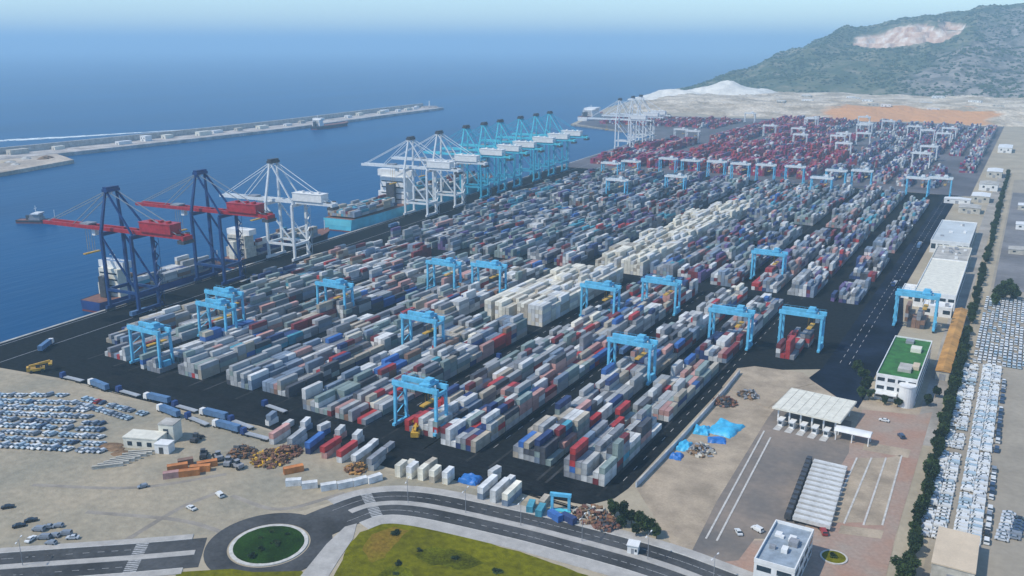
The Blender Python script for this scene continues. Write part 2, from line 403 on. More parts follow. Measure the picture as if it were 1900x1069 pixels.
mound('spoil_mound', -1200, -660, 2640, 3260, 120, 90, wmz, pm('pale_spoil', (.78,.74,.66), .95, .12, .02, .6, .1, fine=.1))

HILLSHEDS = [(rnd.uniform(-650, 250), rnd.uniform(2420, 2980), rnd.uniform(14, 34), rnd.uniform(10, 18), rnd.uniform(4, 8)) for _ in range(16)]
# ------------------------------------------------------------------ breakwater and surf
bl = catmull([k(-1160,480), k(-1150,690), k(-1150,990), k(-1160,1220), k(-1195,1500), k(-1215,1720)], 14)
bw = empty('breakwater', (bl[0].x, bl[0].y, 0)); tag(bw, 'long rubble breakwater with a pale wharf road sheltering the harbour basin', 'breakwater')
ox, oy = bl[0].x, bl[0].y
loc = [p-bl[0] for p in bl]
mb = MB(); strip(mb, loc, -22, 46, SEA-4, 2.6); mb.build('wharf', pm('wharf_concrete', (.50,.46,.42), .9, .3, .035, detail=9, fine=.2), bw)
mb = MB(); strip(mb, loc, -26, -20, SEA-4, 12.5); mb.build('crown_wall', M['conc'], bw)
mb = MB(); n = len(loc); R = []
for j, (off, zz) in enumerate(((-25,10.5),(-33,9.2),(-41,6),(-49,2.4),(-57,-1.4),(-66,-5))):
    for i in range(n*5-4):
        t = i/5; a = loc[int(t)]; b = loc[min(n-1, int(t)+1)]; p = a.lerp(b, t-int(t))
        d = (loc[min(n-1, int(t)+1)]-loc[max(0, int(t)-1 if t == n-1 else int(t))]).normalized()
        q = p + Vector((d.y, -d.x))*(off+rnd.uniform(-1.8,1.8)); R.append((q.x, q.y, zz+rnd.uniform(-1.3,1.3)))
W_ = n*5-4
mb.add(R, [(j*W_+i, (j+1)*W_+i, (j+1)*W_+i+1, j*W_+i+1) for j in range(5) for i in range(W_-1)])
mb.build('rock_armour', M['rubble'], bw)
mb = MB(); mb.prism([(p[0]-ox, p[1]-oy) for p in (k(-1128,480), k(-1118,720), k(-1035,690), k(-1000,580), k(-985,470))], SEA-4, 2.2)
mb.build('landing_platform', pm('platform_earth', (.50,.42,.33), .95, .25, .02, detail=9, fine=.2), bw)
e = bl[-1]-bl[0]
mb = MB(); mb.cyl((e.x, e.y, SEA-4), (e.x, e.y, 5), 34, 16, r2=24); mb.build('roundhead', M['rubble'], bw)
mb = MB(); mb.cyl((e.x, e.y, 5), (e.x, e.y, 17), 2.2, 10, r2=1.4); mb.cyl((e.x, e.y, 17), (e.x, e.y, 19.5), 1.8, 10); mb.build('harbour_light', M['white'], bw)
def shed(name, x, y, dx, dy, h, rz, mw, mr, label, cat='shed', group=None, gable=0.0, z=0.0):
    t = empty(name, (x, y, z), rz); tag(t, label, cat, group)
    MB().box(-dx/2,-dy/2,0,dx/2,dy/2,h).build('wall', mw, t)
    r = MB()
    if gable:
        r.add([(-dx/2-.4,-dy/2-.4,h+.02),(dx/2+.4,-dy/2-.4,h+.02),(dx/2+.4,dy/2+.4,h+.02),(-dx/2-.4,dy/2+.4,h+.02),(0,-dy/2-.4,h+gable),(0,dy/2+.4,h+gable)],
              [(0,4,5,3),(1,2,5,4),(0,1,4),(2,3,5),(3,2,1,0)])
    else:
        r.box(-dx/2-.25,-dy/2-.25,h+.02,dx/2+.25,dy/2+.25,h+.5)
    r.build('roof', mr, t)
    d = MB()
    d.box(-1.6,-dy/2-.06,0,1.6,-dy/2+.1,min(3.6,h*.7)); d.build('door', M['grey'], t)
    nw = max(1, int(dx//7))
    for i in range(nw):
        xx = -dx/2+dx*(i+.5)/nw
        if abs(xx) < 3: continue
        MB().box(xx-1.1,-dy/2-.05,h*.45,xx+1.1,-dy/2+.1,h*.75).build('window', M['glass'], t)
    return t
for i, (hx, hy, dx, dy, h) in enumerate(HILLSHEDS):
    shed('quarry_shed', hx, hy, dx, dy, h, rnd.uniform(-.3,.3), M['white'] if i % 2 else M['beam'], M['white'] if i % 3 else M['conc'], 'small pale shed on the bare earth bench below the hill', 'shed', 'sheds on the earth bench', z=emb(hx, hy)-.8)
bwstuff = [(.16,20,14,6,'grey'),(.3,26,10,5,'white'),(.36,18,12,6,'cream'),(.40,30,12,7,'cream'),(.44,24,10,5,'white'),(.48,16,9,5,'beam'),(.58,20,8,4,'white'),(.72,18,10,5,'white'),(.80,24,8,6,'cream'),(.87,16,8,5,'white'),(.93,20,8,5,'white'),(.2,30,12,7,'beam'),(.25,18,9,5,'cream'),(.33,14,14,9,'white'),(.52,26,12,6,'cream'),(.62,18,8,5,'beam'),(.66,30,9,5,'white'),(.76,20,10,6,'cream'),(.84,30,10,6,'white'),(.9,26,9,5,'cream'),(.96,14,8,6,'white')]
for i, (t, dx, dy, h, mm) in enumerate(bwstuff):
    q = bl[int(t*(len(bl)-1))]; d = (bl[int(t*(len(bl)-1))+1]-q).normalized(); q = q+Vector((d.y,-d.x))*rnd.uniform(-8, 16)
    shed('wharf_shed', q.x, q.y, dy, dx, h, math.atan2(d.y, d.x)-math.pi/2, M[mm], M[mm],
         '%s flat-roofed harbour shed on the breakwater wharf' % {'grey':'grey','white':'white','cream':'cream','beam':'beige'}[mm], 'shed', 'sheds along the breakwater wharf', z=2.55)
for i in range(12):
    x, y = k(rnd.uniform(-1095,-1030), rnd.uniform(520,690))
    o = MB(); R = []
    hh = rnd.uniform(2,5); r0 = rnd.uniform(6,13)
    for j, (rr, zz) in enumerate(((1,0),(.72,.45),(.4,.82),(.1,1))):
        for a in range(12): R.append((r0*rr*math.cos(a*math.pi/6)*rnd.uniform(.8,1.2), r0*rr*math.sin(a*math.pi/6)*rnd.uniform(.8,1.2), zz*hh))
    o.add(R, [(j*12+a, j*12+(a+1)%12, j*12+12+(a+1)%12, j*12+12+a) for j in range(3) for a in range(12)]+[tuple(36+a for a in range(12))])
    cname, mt = [('beige','sand'),('pale grey','conc'),('brown','soil')][i % 3]
    tag(o.build('gravel_heap', M[mt], loc=(x, y, 2.15)), '%s heap of loose stone on the breakwater landing platform' % cname, 'heap', 'stone heaps on the landing platform')
fo = MB()
fl = catmull([k(-1395,790), k(-1350,880), k(-1315,985), k(-1280,1090)], 26)
for i in range(len(fl)-1):
    if 3 < i < 9: continue
    a, b = fl[i], fl[i+1]; wdt = 14*(1-i/len(fl))**1.3+1.5
    for s_ in range(3):
        p = a.lerp(b, rnd.random()) + Vector((rnd.uniform(-wdt, wdt), 0))
        P = [(p.x+math.cos(t*math.pi/4)*wdt*rnd.uniform(.3,.9), p.y+math.sin(t*math.pi/4)*14*rnd.uniform(.6,1.2), SEA+.12+.02*s_+.004*(i % 5)) for t in range(8)]
        fo.add(P, [tuple(range(8))])
tag(fo.build('surf', M['foam']), 'white breaking surf on the open sea beyond the breakwater', 'surf', kind='stuff')

# ------------------------------------------------------------------ roads by the roundabout
RC = Vector(k(-175.3, 162.3))
main = catmull([k(-171,176), k(-168,186), k(-163,196.5), k(-150,203.4), k(-120,207.7), k(-100,209.2), k(-77,210), k(-60,208.5), k(-35,204), k(20,190)], 8)
west = catmull([k(-189,150), k(-203,138.5), k(-232,116), k(-290,70)], 8)
rd = MB()
for ln in (main, west):
    strip(rd, ln, -9.3, 9.3, -.2, .08)
rd.build('road', M['road'])['kind'] = 'structure'
ring = [RC + Vector((math.cos(t*2*math.pi/72), -math.sin(t*2*math.pi/72)))*K for t in range(72)]
def circ(r): return [RC + Vector((math.cos(t*2*math.pi/72), -math.sin(t*2*math.pi/72)))*r for t in range(72)]
mb = MB(); strip(mb, circ(14.2*K), -3.9*K, 2.4*K, -.2, .10, closed=True); mb.build('roundabout_road', M['road'])['kind'] = 'structure'
mb = MB()
strip(mb, main[10:], -1.5, 1.5, -.1, .24); strip(mb, west[1:], -1.5, 1.5, -.1, .24)
mb.build('median', M['pave'])['kind'] = 'structure'
mb = MB()
strip(mb, main[9:], 9.3, 15.2, -.1, .22); strip(mb, main[9:], -13.6, -9.3, -.1, .22)
strip(mb, west[2:], -12.6, -9.3, -.1, .22); strip(mb, west[2:], 9.3, 12.4, -.1, .22)
mb.build('pavement', M['pave'])['kind'] = 'structure'
mb = MB()
strip(mb, main[9:], 9.0, 9.3, -.1, .25); strip(mb, main[9:], -9.3, -9.0, -.1, .25)
strip(mb, west[2:], 9.0, 9.3, -.1, .25); strip(mb, west[2:], -9.3, -9.0, -.1, .25)
mb.build('kerb', M['kerb'])['kind'] = 'structure'
mb = MB()
for ln in (main, west):
    dist = 0
    for i in range(8, len(ln)-1):
        a, b = ln[i], ln[i+1]; d = (b-a).normalized(); nr = Vector((d.y,-d.x)); L_ = (b-a).length; s_ = 0
        while s_ < L_:
            p = a+d*s_
            for o_ in (-5.3, 5.3):
                c = p+nr*o_; mb.obox((c.x, c.y, .089), (2.2,.18,.012), math.atan2(d.y, d.x))
            s_ += 6
def zebra(c, d, wid, ln_):
    d = Vector(d).normalized(); nr = Vector((d.y,-d.x))
    t = -wid/2+.3
    while t < wid/2:
        q = Vector(c)+nr*t; mb.obox((q.x, q.y, .092), (ln_,.62,.012), math.atan2(d.y, d.x)); t += 1.15
def at_line(ln, i): return ln[i], (ln[i+1]-ln[i-1]).normalized()
zebra(*[ (at_line(main,15)[0]), at_line(main,15)[1] ], 18, 4.2)
zebra(*[ (at_line(west,8)[0]), at_line(west,8)[1] ], 18, 4.2)
mb.build('road_markings', M['paint'])['kind'] = 'structure'
mb = MB(); strip(mb, circ(10.6*K), -.6*K, .6*K, -.1, .32, closed=True); mb.build('roundabout_kerb', M['kerb'])['kind'] = 'structure'
isl = MB(); R = []; NR = 8
for j in range(NR+1):
    r = 10.1*K*(1-j/NR)
    for t in range(48): R.append((RC.x+r*math.cos(t*math.pi/24), RC.y+r*math.sin(t*math.pi/24), .3+1.1*math.sin(j/NR*math.pi/2)+.05*rnd.random()))
isl.add(R, [(j*48+t, j*48+(t+1)%48, j*48+48+(t+1)%48, j*48+48+t) for j in range(NR) for t in range(48)])
io = isl.build('roundabout_lawn', M['lawn'], smooth=True); io['kind'] = 'structure'
# walkway and meadow
slab('walkway', [G(*p) for p in ((545,1085),(575,1048),(606,1010),(640,978),(662,972),(655,1000),(628,1040),(600,1085))], .16, M['pave'])
gp = [G(*p) for p in ((600,1110),(624,1060),(642,1020),(668,988),(720,968),(790,975),(900,1005),(1010,1040),(1090,1068),(1150,1110),(1250,1250),(600,1250))]
def in_poly(x, y, P):
    c = False
    for i in range(len(P)):
        (x1, y1), (x2, y2) = P[i], P[i-1]
        if (y1 > y) != (y2 > y) and x < (x2-x1)*(y-y1)/(y2-y1)+x1: c = not c
    return c
slab('meadow', rough(gp, 3, .8), .12, M['field'])
slab('bare_patch', rough([G(*p) for p in ((672,1020),(690,992),(730,978),(760,985),(740,1005),(715,1035),(690,1045))], 2, .9), .135, pm('bare_brown', (.20,.12,.02), .95, .3, .06, .4, 1.5, col2=(.17,.145,.012), detail=10, fine=.3, spec=.05))
slab('long_grass', rough([G(*p) for p in ((770,1030),(800,1015),(860,1025),(900,1045),(860,1058),(800,1050))], 2, 1.0), .135, pm('long_grass', (.115,.125,.004), .95, .4, .08, .6, 1.5, detail=10, fine=.4, spec=.05))
slab('long_grass', rough([G(*p) for p in ((700,1069),(720,1052),(760,1056),(770,1080),(720,1100))], 2, 1.0), .135, MATS['long_grass'])
slab('verge', [G(*p) for p in ((330,1062),(430,1056),(470,1062),(560,1060),(590,1100),(300,1110))], .11, M['field'])
slab('dirt_lot', [G(*p) for p in ((-60,690),(130,715),(300,762),(480,800),(720,880),(1000,940),(1170,1000),(1000,955),(800,913),(700,908),(640,924),(560,948),(440,968),(400,990),(250,1003),(-60,1028))], .03, M['dirt'])
slab('dirt_lot', rough([G(*p) for p in ((-60,680),(130,708),(300,754),(480,793),(720,872),(1000,934),(1100,952),(1000,948),(760,892),(600,850),(300,775),(100,720),(-60,700))], 4, 1.6), .065, M['dirt'])
tr = MB(); trz = .04
for pts in (((160,950),(330,965),(420,990)), ((230,1005),(330,945),(400,915)), ((430,920),(520,945),(640,915)), ((60,900),(250,905),(420,880))):
    strip(tr, catmull([Vector(G(*p)) for p in pts], 8), -1.1, 1.1, 0, trz); trz += .006
tag(tr.build('dirt_track', pm('track_earth', (.30,.265,.22), .95, .2, .1, fine=.1)), kind='structure')

# gate court and right-hand ground
slab('gate_court', [G(*p) for p in ((1180,905),(1340,720),(1370,682),(1500,700),(1600,740),(1700,760),(1740,700),(1640,1085),(1290,1085),(1240,1000))], .04, M['tanpave'])
slab('gate_asphalt', [G(*p) for p in ((1270,1050),(1330,930),(1425,775),(1440,755),(1580,782),(1575,840),(1480,1000),(1400,1000),(1370,1040))], .072, M['gatepave'])
slab('gate_island', [G(*p) for p in ((1340,718),(1368,684),(1400,680),(1490,692),(1512,712),(1470,722),(1425,758))], .18, M['tanpave'])
slab('red_forecourt', [G(*p) for p in ((1290,1085),(1330,1010),(1400,1003),(1480,1003),(1500,985),(1560,870),(1600,760),(1700,770),(1730,765),(1660,1000),(1640,1085))], .065, M['redpave'])
for nm, pts in (('paved_lane', ((1535,970),(1590,850),(1615,850),(1565,970))), ('paved_lane', ((1568,970),(1618,850),(1642,850),(1600,970))), ('paved_lane', ((1605,975),(1645,850),(1672,845),(1635,975))),
                ('paved_lane', ((1600,835),(1605,820),(1690,835),(1685,850))), ('paved_lane', ((1555,990),(1560,975),(1640,985),(1635,1000)))):
    slab(nm, [G(*p) for p in pts], .10, M['tanpave'])
lk = MB()
for a, b in (((1535,970),(1590,850)), ((1566,972),(1617,850)), ((1602,975),(1644,850)), ((1637,975),(1673,846)), ((1310,1000),(1418,800)), ((1330,1004),(1430,812))):
    A, B = Vector(G(*a)), Vector(G(*b)); strip(lk, [A, (A+B)/2, B], -.35, .35, 0, .22)
tag(lk.build('lane_kerb', M['kerb']), kind='structure')
slab('car_storage_ground', [k(-9,200), k(-9.5,330), k(-7,600), k(-6,1100), k(60,1100), k(60,200)], .04, pm('storage_ground', (.325,.285,.225), .95, .12, .03, detail=9, fine=.08))
slab('storage_asphalt', [k(-5.5,585), k(-5,1000), k(50,1000), k(50,585)], .07, pm('grey_lot', (.20,.195,.20), .9, .25, .02, detail=8, fine=.1))
slab('service_track', [k(-22,330), k(-24,560), k(-22,1150), k(-14,1150), k(-16,560), k(-15,330)], .06, pm('service_concrete', (.36,.33,.29), .95, .2, .04, detail=8, fine=.12))

# ------------------------------------------------------------------ containers
COL = {'light grey':(.43,.44,.44),'grey':(.28,.29,.31),'blue-grey':(.23,.29,.37),'white':(.70,.70,.68),'maroon':(.21,.035,.04),'red':(.46,.045,.045),
 'navy':(.035,.06,.17),'blue':(.05,.15,.42),'grey-green':(.27,.34,.32),'pink':(.56,.31,.27),'cream':(.80,.75,.62),'teal':(.08,.34,.44),
 'dark grey':(.085,.09,.105),'brown':(.26,.15,.10),'purple':(.15,.10,.24),'orange':(.55,.20,.05),'magenta':(.33,.025,.10),'beige':(.48,.42,.33)}
PAL_A = {'light grey':14,'grey':9,'blue-grey':5,'white':7,'maroon':4,'red':1.5,'navy':2,'blue':1,'grey-green':7,'pink':2,'cream':.7,'dark grey':4,'teal':1,'beige':3,'brown':2}
PAL_B = {'light grey':12,'grey':6,'blue-grey':4,'white':9,'maroon':4,'red':4.5,'navy':3,'blue':2.5,'grey-green':4,'pink':3.5,'cream':1.2,'dark grey':3,'teal':.8,'beige':2}
PAL_2 = {'light grey':10,'grey':10,'blue-grey':7,'white':5,'maroon':3,'red':.5,'navy':4,'blue':1.2,'grey-green':5,'pink':1.2,'dark grey':6,'teal':2,'purple':2,'brown':1}
PAL_S = {'light grey':7,'grey':7,'blue-grey':8,'white':8,'maroon':4,'red':1.5,'navy':4,'pink':2,'purple':4,'dark grey':3}
PAL_FR = {'maroon':8,'magenta':14,'red':7,'purple':3,'navy':3,'white':2.5,'pink':4,'light grey':2}
PAL_FB = {'navy':7,'purple':6,'blue-grey':6,'maroon':4,'magenta':5,'white':6,'light grey':6,'pink':3,'grey':3}
PAL_R = {'cream':10,'white':4,'beige':1.5}
PAL_SH = {'blue-grey':4,'teal':4,'beige':6,'light grey':6,'maroon':3,'navy':3,'white':3,'brown':3}
def pick(pal):
    t = rnd.random()*sum(pal.values())
    for n_, w_ in pal.items():
        t -= w_
        if t <= 0: return n_
    return n_
CONT = []      # x, y, z, length, rz, colour, exposed, block words, tier words
TIERW = ['on the ground','second in its stack','third in its stack','fourth in its stack','fifth in its stack','sixth in its stack']
def block(xc, y0, y1, pal, mean, where=None, rows=7, z=.06, amp=1.5, empt=.06, maxh=5, pitch=2.58, jit=.0, rz=0.0, org=None):
    nb = int((y1-y0)//12.75); H = [[0]*rows for _ in range(nb)]; col = {}
    for b in range(nb):
        for r in range(rows):
            f = mnoise.noise(Vector((xc*.03, (y0+b*12.75)*.018, 5.0)))*amp*1.3
            h = int(round(mean + f + rnd.gauss(0, amp*.55)))
            if rnd.random() < empt: h = rnd.choice((0, 1, 1))
            H[b][r] = max(0, min(maxh, h))
    for b in range(nb):
        twenty = [rnd.random() < .28 for _ in range(rows)]
        for r in range(rows):
            x = xc + (r-(rows-1)/2)*pitch; key = (b//3, r//3)
            if key not in col: col[key] = pick(pal)
            for t in range(H[b][r]):
                exposed = t == H[b][r]-1 or (r == rows-1 or H[b][r+1] <= t) or (b == 0 or H[b-1][r] <= t)
                for (yy, L_) in (((y0+b*12.75+6.15, 12.19),) if not twenty[r] else ((y0+b*12.75+3.05, 6.06), (y0+b*12.75+9.2, 6.06))):
                    c = col[key] if rnd.random() < .5 else pick(pal)
                    X, Y = x+rnd.uniform(-.06,.06)+jit*rnd.uniform(-1,1), yy+rnd.uniform(-.1,.1)
                    if org: # block given in a local frame
                        cs, sn = math.cos(rz), math.sin(rz); X, Y = org[0]+X*cs-Y*sn, org[1]+X*sn+Y*cs
                    tw = TIERW[t] if t < H[b][r]-1 or t == 0 else 'topmost of its stack'
                    CONT.append((X, Y, z+t*2.62, L_, rz, c, exposed, where, tw))
# yard sections between the dark lanes (chart x of half-block centres)
WH = {-114:'beside the bright blue tarpaulins', -136:'next to the tarpaulin-side block', -164:'left of the second dark lane', -182.5:'behind the yellow reach stacker',
      -213:'below the cream refrigerated stacks', -230:'with the tall cream front stack', -258:'left of the cream front stack', -277:'with the dark red front box',
      -305:'facing the parked blue trucks', -325:'under the quay-corner crane', -354:'at the quay corner', -373:'edging the crane apron'}
sec1 = [(-114,243,PAL_B,2.6),(-136,247,PAL_B,2.6),(-164,243,PAL_B,2.7),(-182.5,246,PAL_B,2.5),(-213,242,PAL_A,2.7),(-230,242,PAL_A,2.6),(-258,248,PAL_A,2.6),(-277,246,PAL_A,2.7),
        (-305,244,PAL_A,2.5),(-325,240,PAL_A,2.4),(-354,243,PAL_A,2.5),(-373,256,PAL_A,2.4),(-393,372,PAL_A,2.0)]
for x, y0, pal, mean in sec1:
    y1 = 492
    if x in (-213, -230):
        y1 = 378
    if x == -114:
        block(K*x+1.5, K*y0, K*300, pal, mean, WH[x]); block(K*x+1.5, K*303, K*372, {**PAL_B, 'pink':9, 'beige':5}, 2.0, WH[x]); block(K*x+1.5, K*378, K*492, PAL_B, 2.2, WH[x]); continue
    block(K*x+1.5, K*y0, K*y1, pal, mean, WH.get(x))
# cream refrigerated stacks
block(K*-212.5+1.5, K*384, K*492, PAL_R, 4.1, None, amp=1.5, empt=.06); block(K*-230+1.5, K*380, K*492, PAL_R, 4.3, None, amp=1.0, empt=.05)
block(K*-207+1.5, K*508, K*775, PAL_R, 4.2, None, amp=1.5, empt=.05); block(K*-225+1.5, K*508, K*700, PAL_R, 4.1, None, amp=1.5, empt=.06); block(K*-225+1.5, K*702, K*775, PAL_R, 2.8, None, amp=1.0)
# small block under the crane right of the lane
block(K*-84+1.5, K*398, K*435, {**PAL_B}, 2.2, None, rows=5)
block(K*-38, K*478, K*500, {'brown':3,'dark grey':3,'pink':2,'grey':2}, 2.0, None, rows=5)
# second section
for x in (-77,):
    block(K*x, K*508, K*560, PAL_S, 2.6); block(K*x, K*566, K*640, PAL_S, 2.3); block(K*x, K*655, K*770, PAL_S, 2.2); block(K*x, K*778, K*905, PAL_2, 1.8, empt=.2)
for x in (-103,-124,-149,-170,-188): block(K*x+1.5, K*510, K*rnd.choice((700,720)), PAL_S if x > -140 else PAL_2, 2.9, empt=.08); block(K*x+1.5, K*728, K*925, PAL_2, 2.9)
for x in (-207,-225): block(K*x+1.5, K*782, K*925, PAL_2, 2.8)
for x in (-254,-274,-300,-320,-347,-367,-391): block(K*x+1.5, K*506, K*705, PAL_2, 3.0, empt=.08); block(K*x+1.5, K*716, K*925, PAL_2, 3.0)
block(K*-412+1.5, K*640, K*925, PAL_2, 2.4)
# far terminal
for i, x in enumerate(range(-455, -48, 25)):
    for y0, y1 in ((985,1120),(1130,1290),(1300,1480),(1490,1640),(1650,1780)):
        if rnd.random() < .06: continue
        if x < -420 and y0 > 1290: continue
        fr = (x < -190 and y0 < 1485) or x < -290
        block(K*x, K*(y0+rnd.uniform(0,12)), K*y1, PAL_FR if fr else PAL_FB, 4.0 if fr else 2.7, amp=1.8, empt=.1)
for x in range(-690, -470, 26):
    block(K*x, K*1530, K*1720, PAL_FR, 2.0, amp=1.4, empt=.3)
# loose containers along the road and in the lots: colour, photo bearing, heading, tiers
loose = []
def lc(px, py, c, rz=0.0, z=.06, L_=12.19, where='by the road', tw='on the ground'):
    x, y = G(px, py); CONT.append((x, y, z, L_, rz, c, True, where, tw))
a0 = -math.pi/2+.12
for px, py, cs in ((520,815,('white','pink')),(552,824,('white','light grey')),(585,832,('navy','blue')),(615,840,('pink','red')),(645,848,('white','red')),(672,856,('beige','white')),(700,862,('light grey','grey'))):
    for t, c in enumerate(cs): lc(px, py, c, rnd.uniform(-.1,.1)+.15, .06+t*2.62, where='in the short row across from the yard', tw=TIERW[t] if t == 0 else 'topmost of its stack')
for px, py, cs in ((745,880,('cream','cream')),(766,883,('cream','white')),(787,886,('cream','cream')),(808,890,('beige','cream')),(832,893,('cream','white'))):
    for t, c in enumerate(cs): lc(px, py, c, .1, .06+t*2.62, L_=6.06, where='in the cream row beside the curved road', tw=TIERW[t] if t == 0 else 'topmost of its stack')
for px, py, cs in ((905,915,('blue-grey','white')),(928,921,('white','white')),(950,927,('blue-grey','cream'))):
    for t, c in enumerate(cs): lc(px, py, c, .05, .06+t*2.62, where='in the row beside the blue tarpaulin bale', tw=TIERW[t] if t == 0 else 'topmost of its stack')
for px, py, cs in ((505,800,('white','blue-grey')),(535,806,('white',)),(568,812,('blue-grey','white')),(602,820,('blue','white')),(632,827,('pink','white')),(664,836,('light grey','white')),(692,843,('white',)),(722,848,('grey',)),
                   (760,868,('cream',)),(800,876,('white','beige')),(918,891,('cream','white')),(945,898,('white',))):
    for t, c in enumerate(cs): lc(px, py-(14 if px < 730 else 0), c, rnd.uniform(-.2,.2)+.1, .07+t*2.62, L_=6.06, where='in the short row across from the yard', tw=TIERW[0] if t == 0 else 'topmost of its stack')
for px, py, c, rz in ((985,945,'teal',.3),(1003,952,'teal',.2),(1030,963,'blue',1.2),(1055,968,'navy',1.3),(1010,935,'beige',.1)):
    lc(px, py, c, rz, .06, 6.06, 'at the scrap end of the roadside row')
for i, (px, py) in enumerate(((545,900),(575,905),(610,908),(640,904),(668,898),(695,893))):
    lc(px, py, 'white', -.9+.1*i, .06, 6.06, 'in the fanned row by the curved road')
for px, py, c in ((545,876,'orange'),(330,872,'orange'),(352,882,'orange'),(372,874,'orange'),(318,886,'pink'),(345,862,'brown'),(385,866,'orange')):
    lc(px, py, c, rnd.uniform(-.9,-.4), .06, 6.06 if c != 'orange' else 8.0, 'in the sandy lot beside the cream building')

# boxes carried by the moored ships
for (ys, B_, gap, a, b, zz, pal, mean) in ((290,22,2.2,31,108,7.5,PAL_SH,1.8),(400,22,2.2,26,112,7.5,PAL_SH,2.0),(530,40,3,6,92,12,PAL_SH,2.2),(530,40,3,116,284,12,PAL_SH,3.0)):
    block(0, a, b, pal, mean, None, rows=int(B_*.84/2.6), z=SEA+zz+1.22, amp=1.2, pitch=2.6, rz=math.atan(.087), org=(XQ(ys*K)-gap-B_/2, ys*K))
def cont_mesh(L_):
    W_, H_ = 2.44, 2.59; mb = MB()
    mb.box(-W_/2+.05, -L_/2+.05, .12, W_/2-.05, L_/2-.05, H_-.04)
    for sx in (-1, 1):
        for sy in (-1, 1): mb.cbox(sx*(W_/2-.08), sy*(L_/2-.08), H_/2, .16, .16, H_)
        for z in (.08, H_-.06): mb.cbox(sx*(W_/2-.05), 0, z, .10, L_-.32, .14)
        nr = int(L_/1.2)
        for i in range(nr): mb.cbox(sx*(W_/2-.035), -L_/2+.6+i*(L_-1.2)/(nr-1), H_/2, .05, .35, H_-.34)
    for sy in (-1, 1):
        for z in (.08, H_-.06): mb.cbox(0, sy*(L_/2-.05), z, W_-.32, .10, .14)
    for x in (-.75,-.3,.3,.75): mb.cbox(x, -L_/2+.02, H_/2, .06, .06, H_-.3)
    me = bpy.data.meshes.new('container_shell'); me.from_pydata(mb.v, [], mb.f); me.materials.append(M['white']); return me
CMESH = {}
def dist2(c): return c[0]**2+c[1]**2+(CAM_H-c[2])**2
vis = sorted([i for i, c in enumerate(CONT) if c[6] and c[7]], key=lambda i: dist2(CONT[i]))[:300]
vset = set(vis)
for i in vis:
    x, y, z, L_, rz, c, ex, where, tw = CONT[i]
    if L_ not in CMESH: CMESH[L_] = cont_mesh(L_)
    o = bpy.data.objects.new('shipping_container', CMESH[L_]); C.objects.link(o)
    o.location = (x, y, z); o.rotation_euler = (0, 0, rz)
    o.material_slots[0].link = 'OBJECT'
    o.material_slots[0].material = pm('container_'+c.replace(' ','_').replace('-','_'), COL[c], .55, .2, .25, rand=.14, fine=.06)
    size = 'long' if L_ > 9 else 'medium' if L_ > 7 else 'short'
    if 'lot' in where or 'row' in where or 'stack' in where and 'blue tarp' in where or 'scrap' in where:
        lab = '%s %s container %s %s' % (size, c, tw, where)
    else: lab = '%s %s container %s, block %s' % (size, c, tw, where)
    tag(o, lab, 'container', 'containers '+where)
rest = [c for i, c in enumerate(CONT) if i not in vset]
N_ = len(rest); VV = np.zeros((N_, 8, 3)); CC = np.zeros((N_, 4)); CC[:, 3] = 1
u8 = np.array([(-1,-1,0),(1,-1,0),(1,1,0),(-1,1,0),(-1,-1,1),(1,-1,1),(1,1,1),(-1,1,1)], float)
for i, c in enumerate(rest):
    p = u8*np.array([1.19, c[3]/2-.03, 2.56]); cs, sn = math.cos(c[4]), math.sin(c[4])
    VV[i, :, 0] = c[0]+p[:, 0]*cs-p[:, 1]*sn; VV[i, :, 1] = c[1]+p[:, 0]*sn+p[:, 1]*cs; VV[i, :, 2] = c[2]+p[:, 2]
    kf = rnd.uniform(.78, 1.16); CC[i, :3] = [v*kf for v in COL[c[5]]]
f5 = np.array([(4,5,6,7),(0,1,5,4),(1,2,6,5),(2,3,7,6),(3,0,4,7)])
FF = (f5[None]+8*np.arange(N_)[:, None, None]).reshape(-1)
me = bpy.data.meshes.new('container_stacks'); me.vertices.add(N_*8); me.vertices.foreach_set('co', VV.reshape(-1))
me.loops.add(N_*20); me.loops.foreach_set('vertex_index', FF.astype(np.int32))
me.polygons.add(N_*5); me.polygons.foreach_set('loop_start', np.arange(0, N_*20, 4, dtype=np.int32))
me.polygons.foreach_set('use_smooth', np.zeros(N_*5, dtype=bool)); me.update(calc_edges=True)
ca = me.color_attributes.new('paint', 'FLOAT_COLOR', 'POINT'); ca.data.foreach_set('color', np.repeat(CC, 8, axis=0).reshape(-1))
cmat = pm('container_paint_mix', (1,1,1), .55, .16, .12, detail=8, fine=.08)
nd = cmat.node_tree; bs = nd.nodes['Principled BSDF']; src = bs.inputs['Base Color'].links[0].from_socket
at_ = nd.nodes.new('ShaderNodeAttribute'); at_.attribute_name = 'paint'
mx_ = nd.nodes.new('ShaderNodeMixRGB'); mx_.blend_type = 'MULTIPLY'; mx_.inputs[0].default_value = 1
nd.links.new(src, mx_.inputs[1]); nd.links.new(at_.outputs['Color'], mx_.inputs[2]); nd.links.new(mx_.outputs[0], bs.inputs['Base Color'])
me.materials.append(cmat)
stk = bpy.data.objects.new('container_stacks', me); C.objects.link(stk)
tag(stk, 'thousands of stacked grey, red, blue and cream shipping containers filling the terminal', 'containers', kind='stuff')
print('containers', len(CONT), 'stuff', N_)

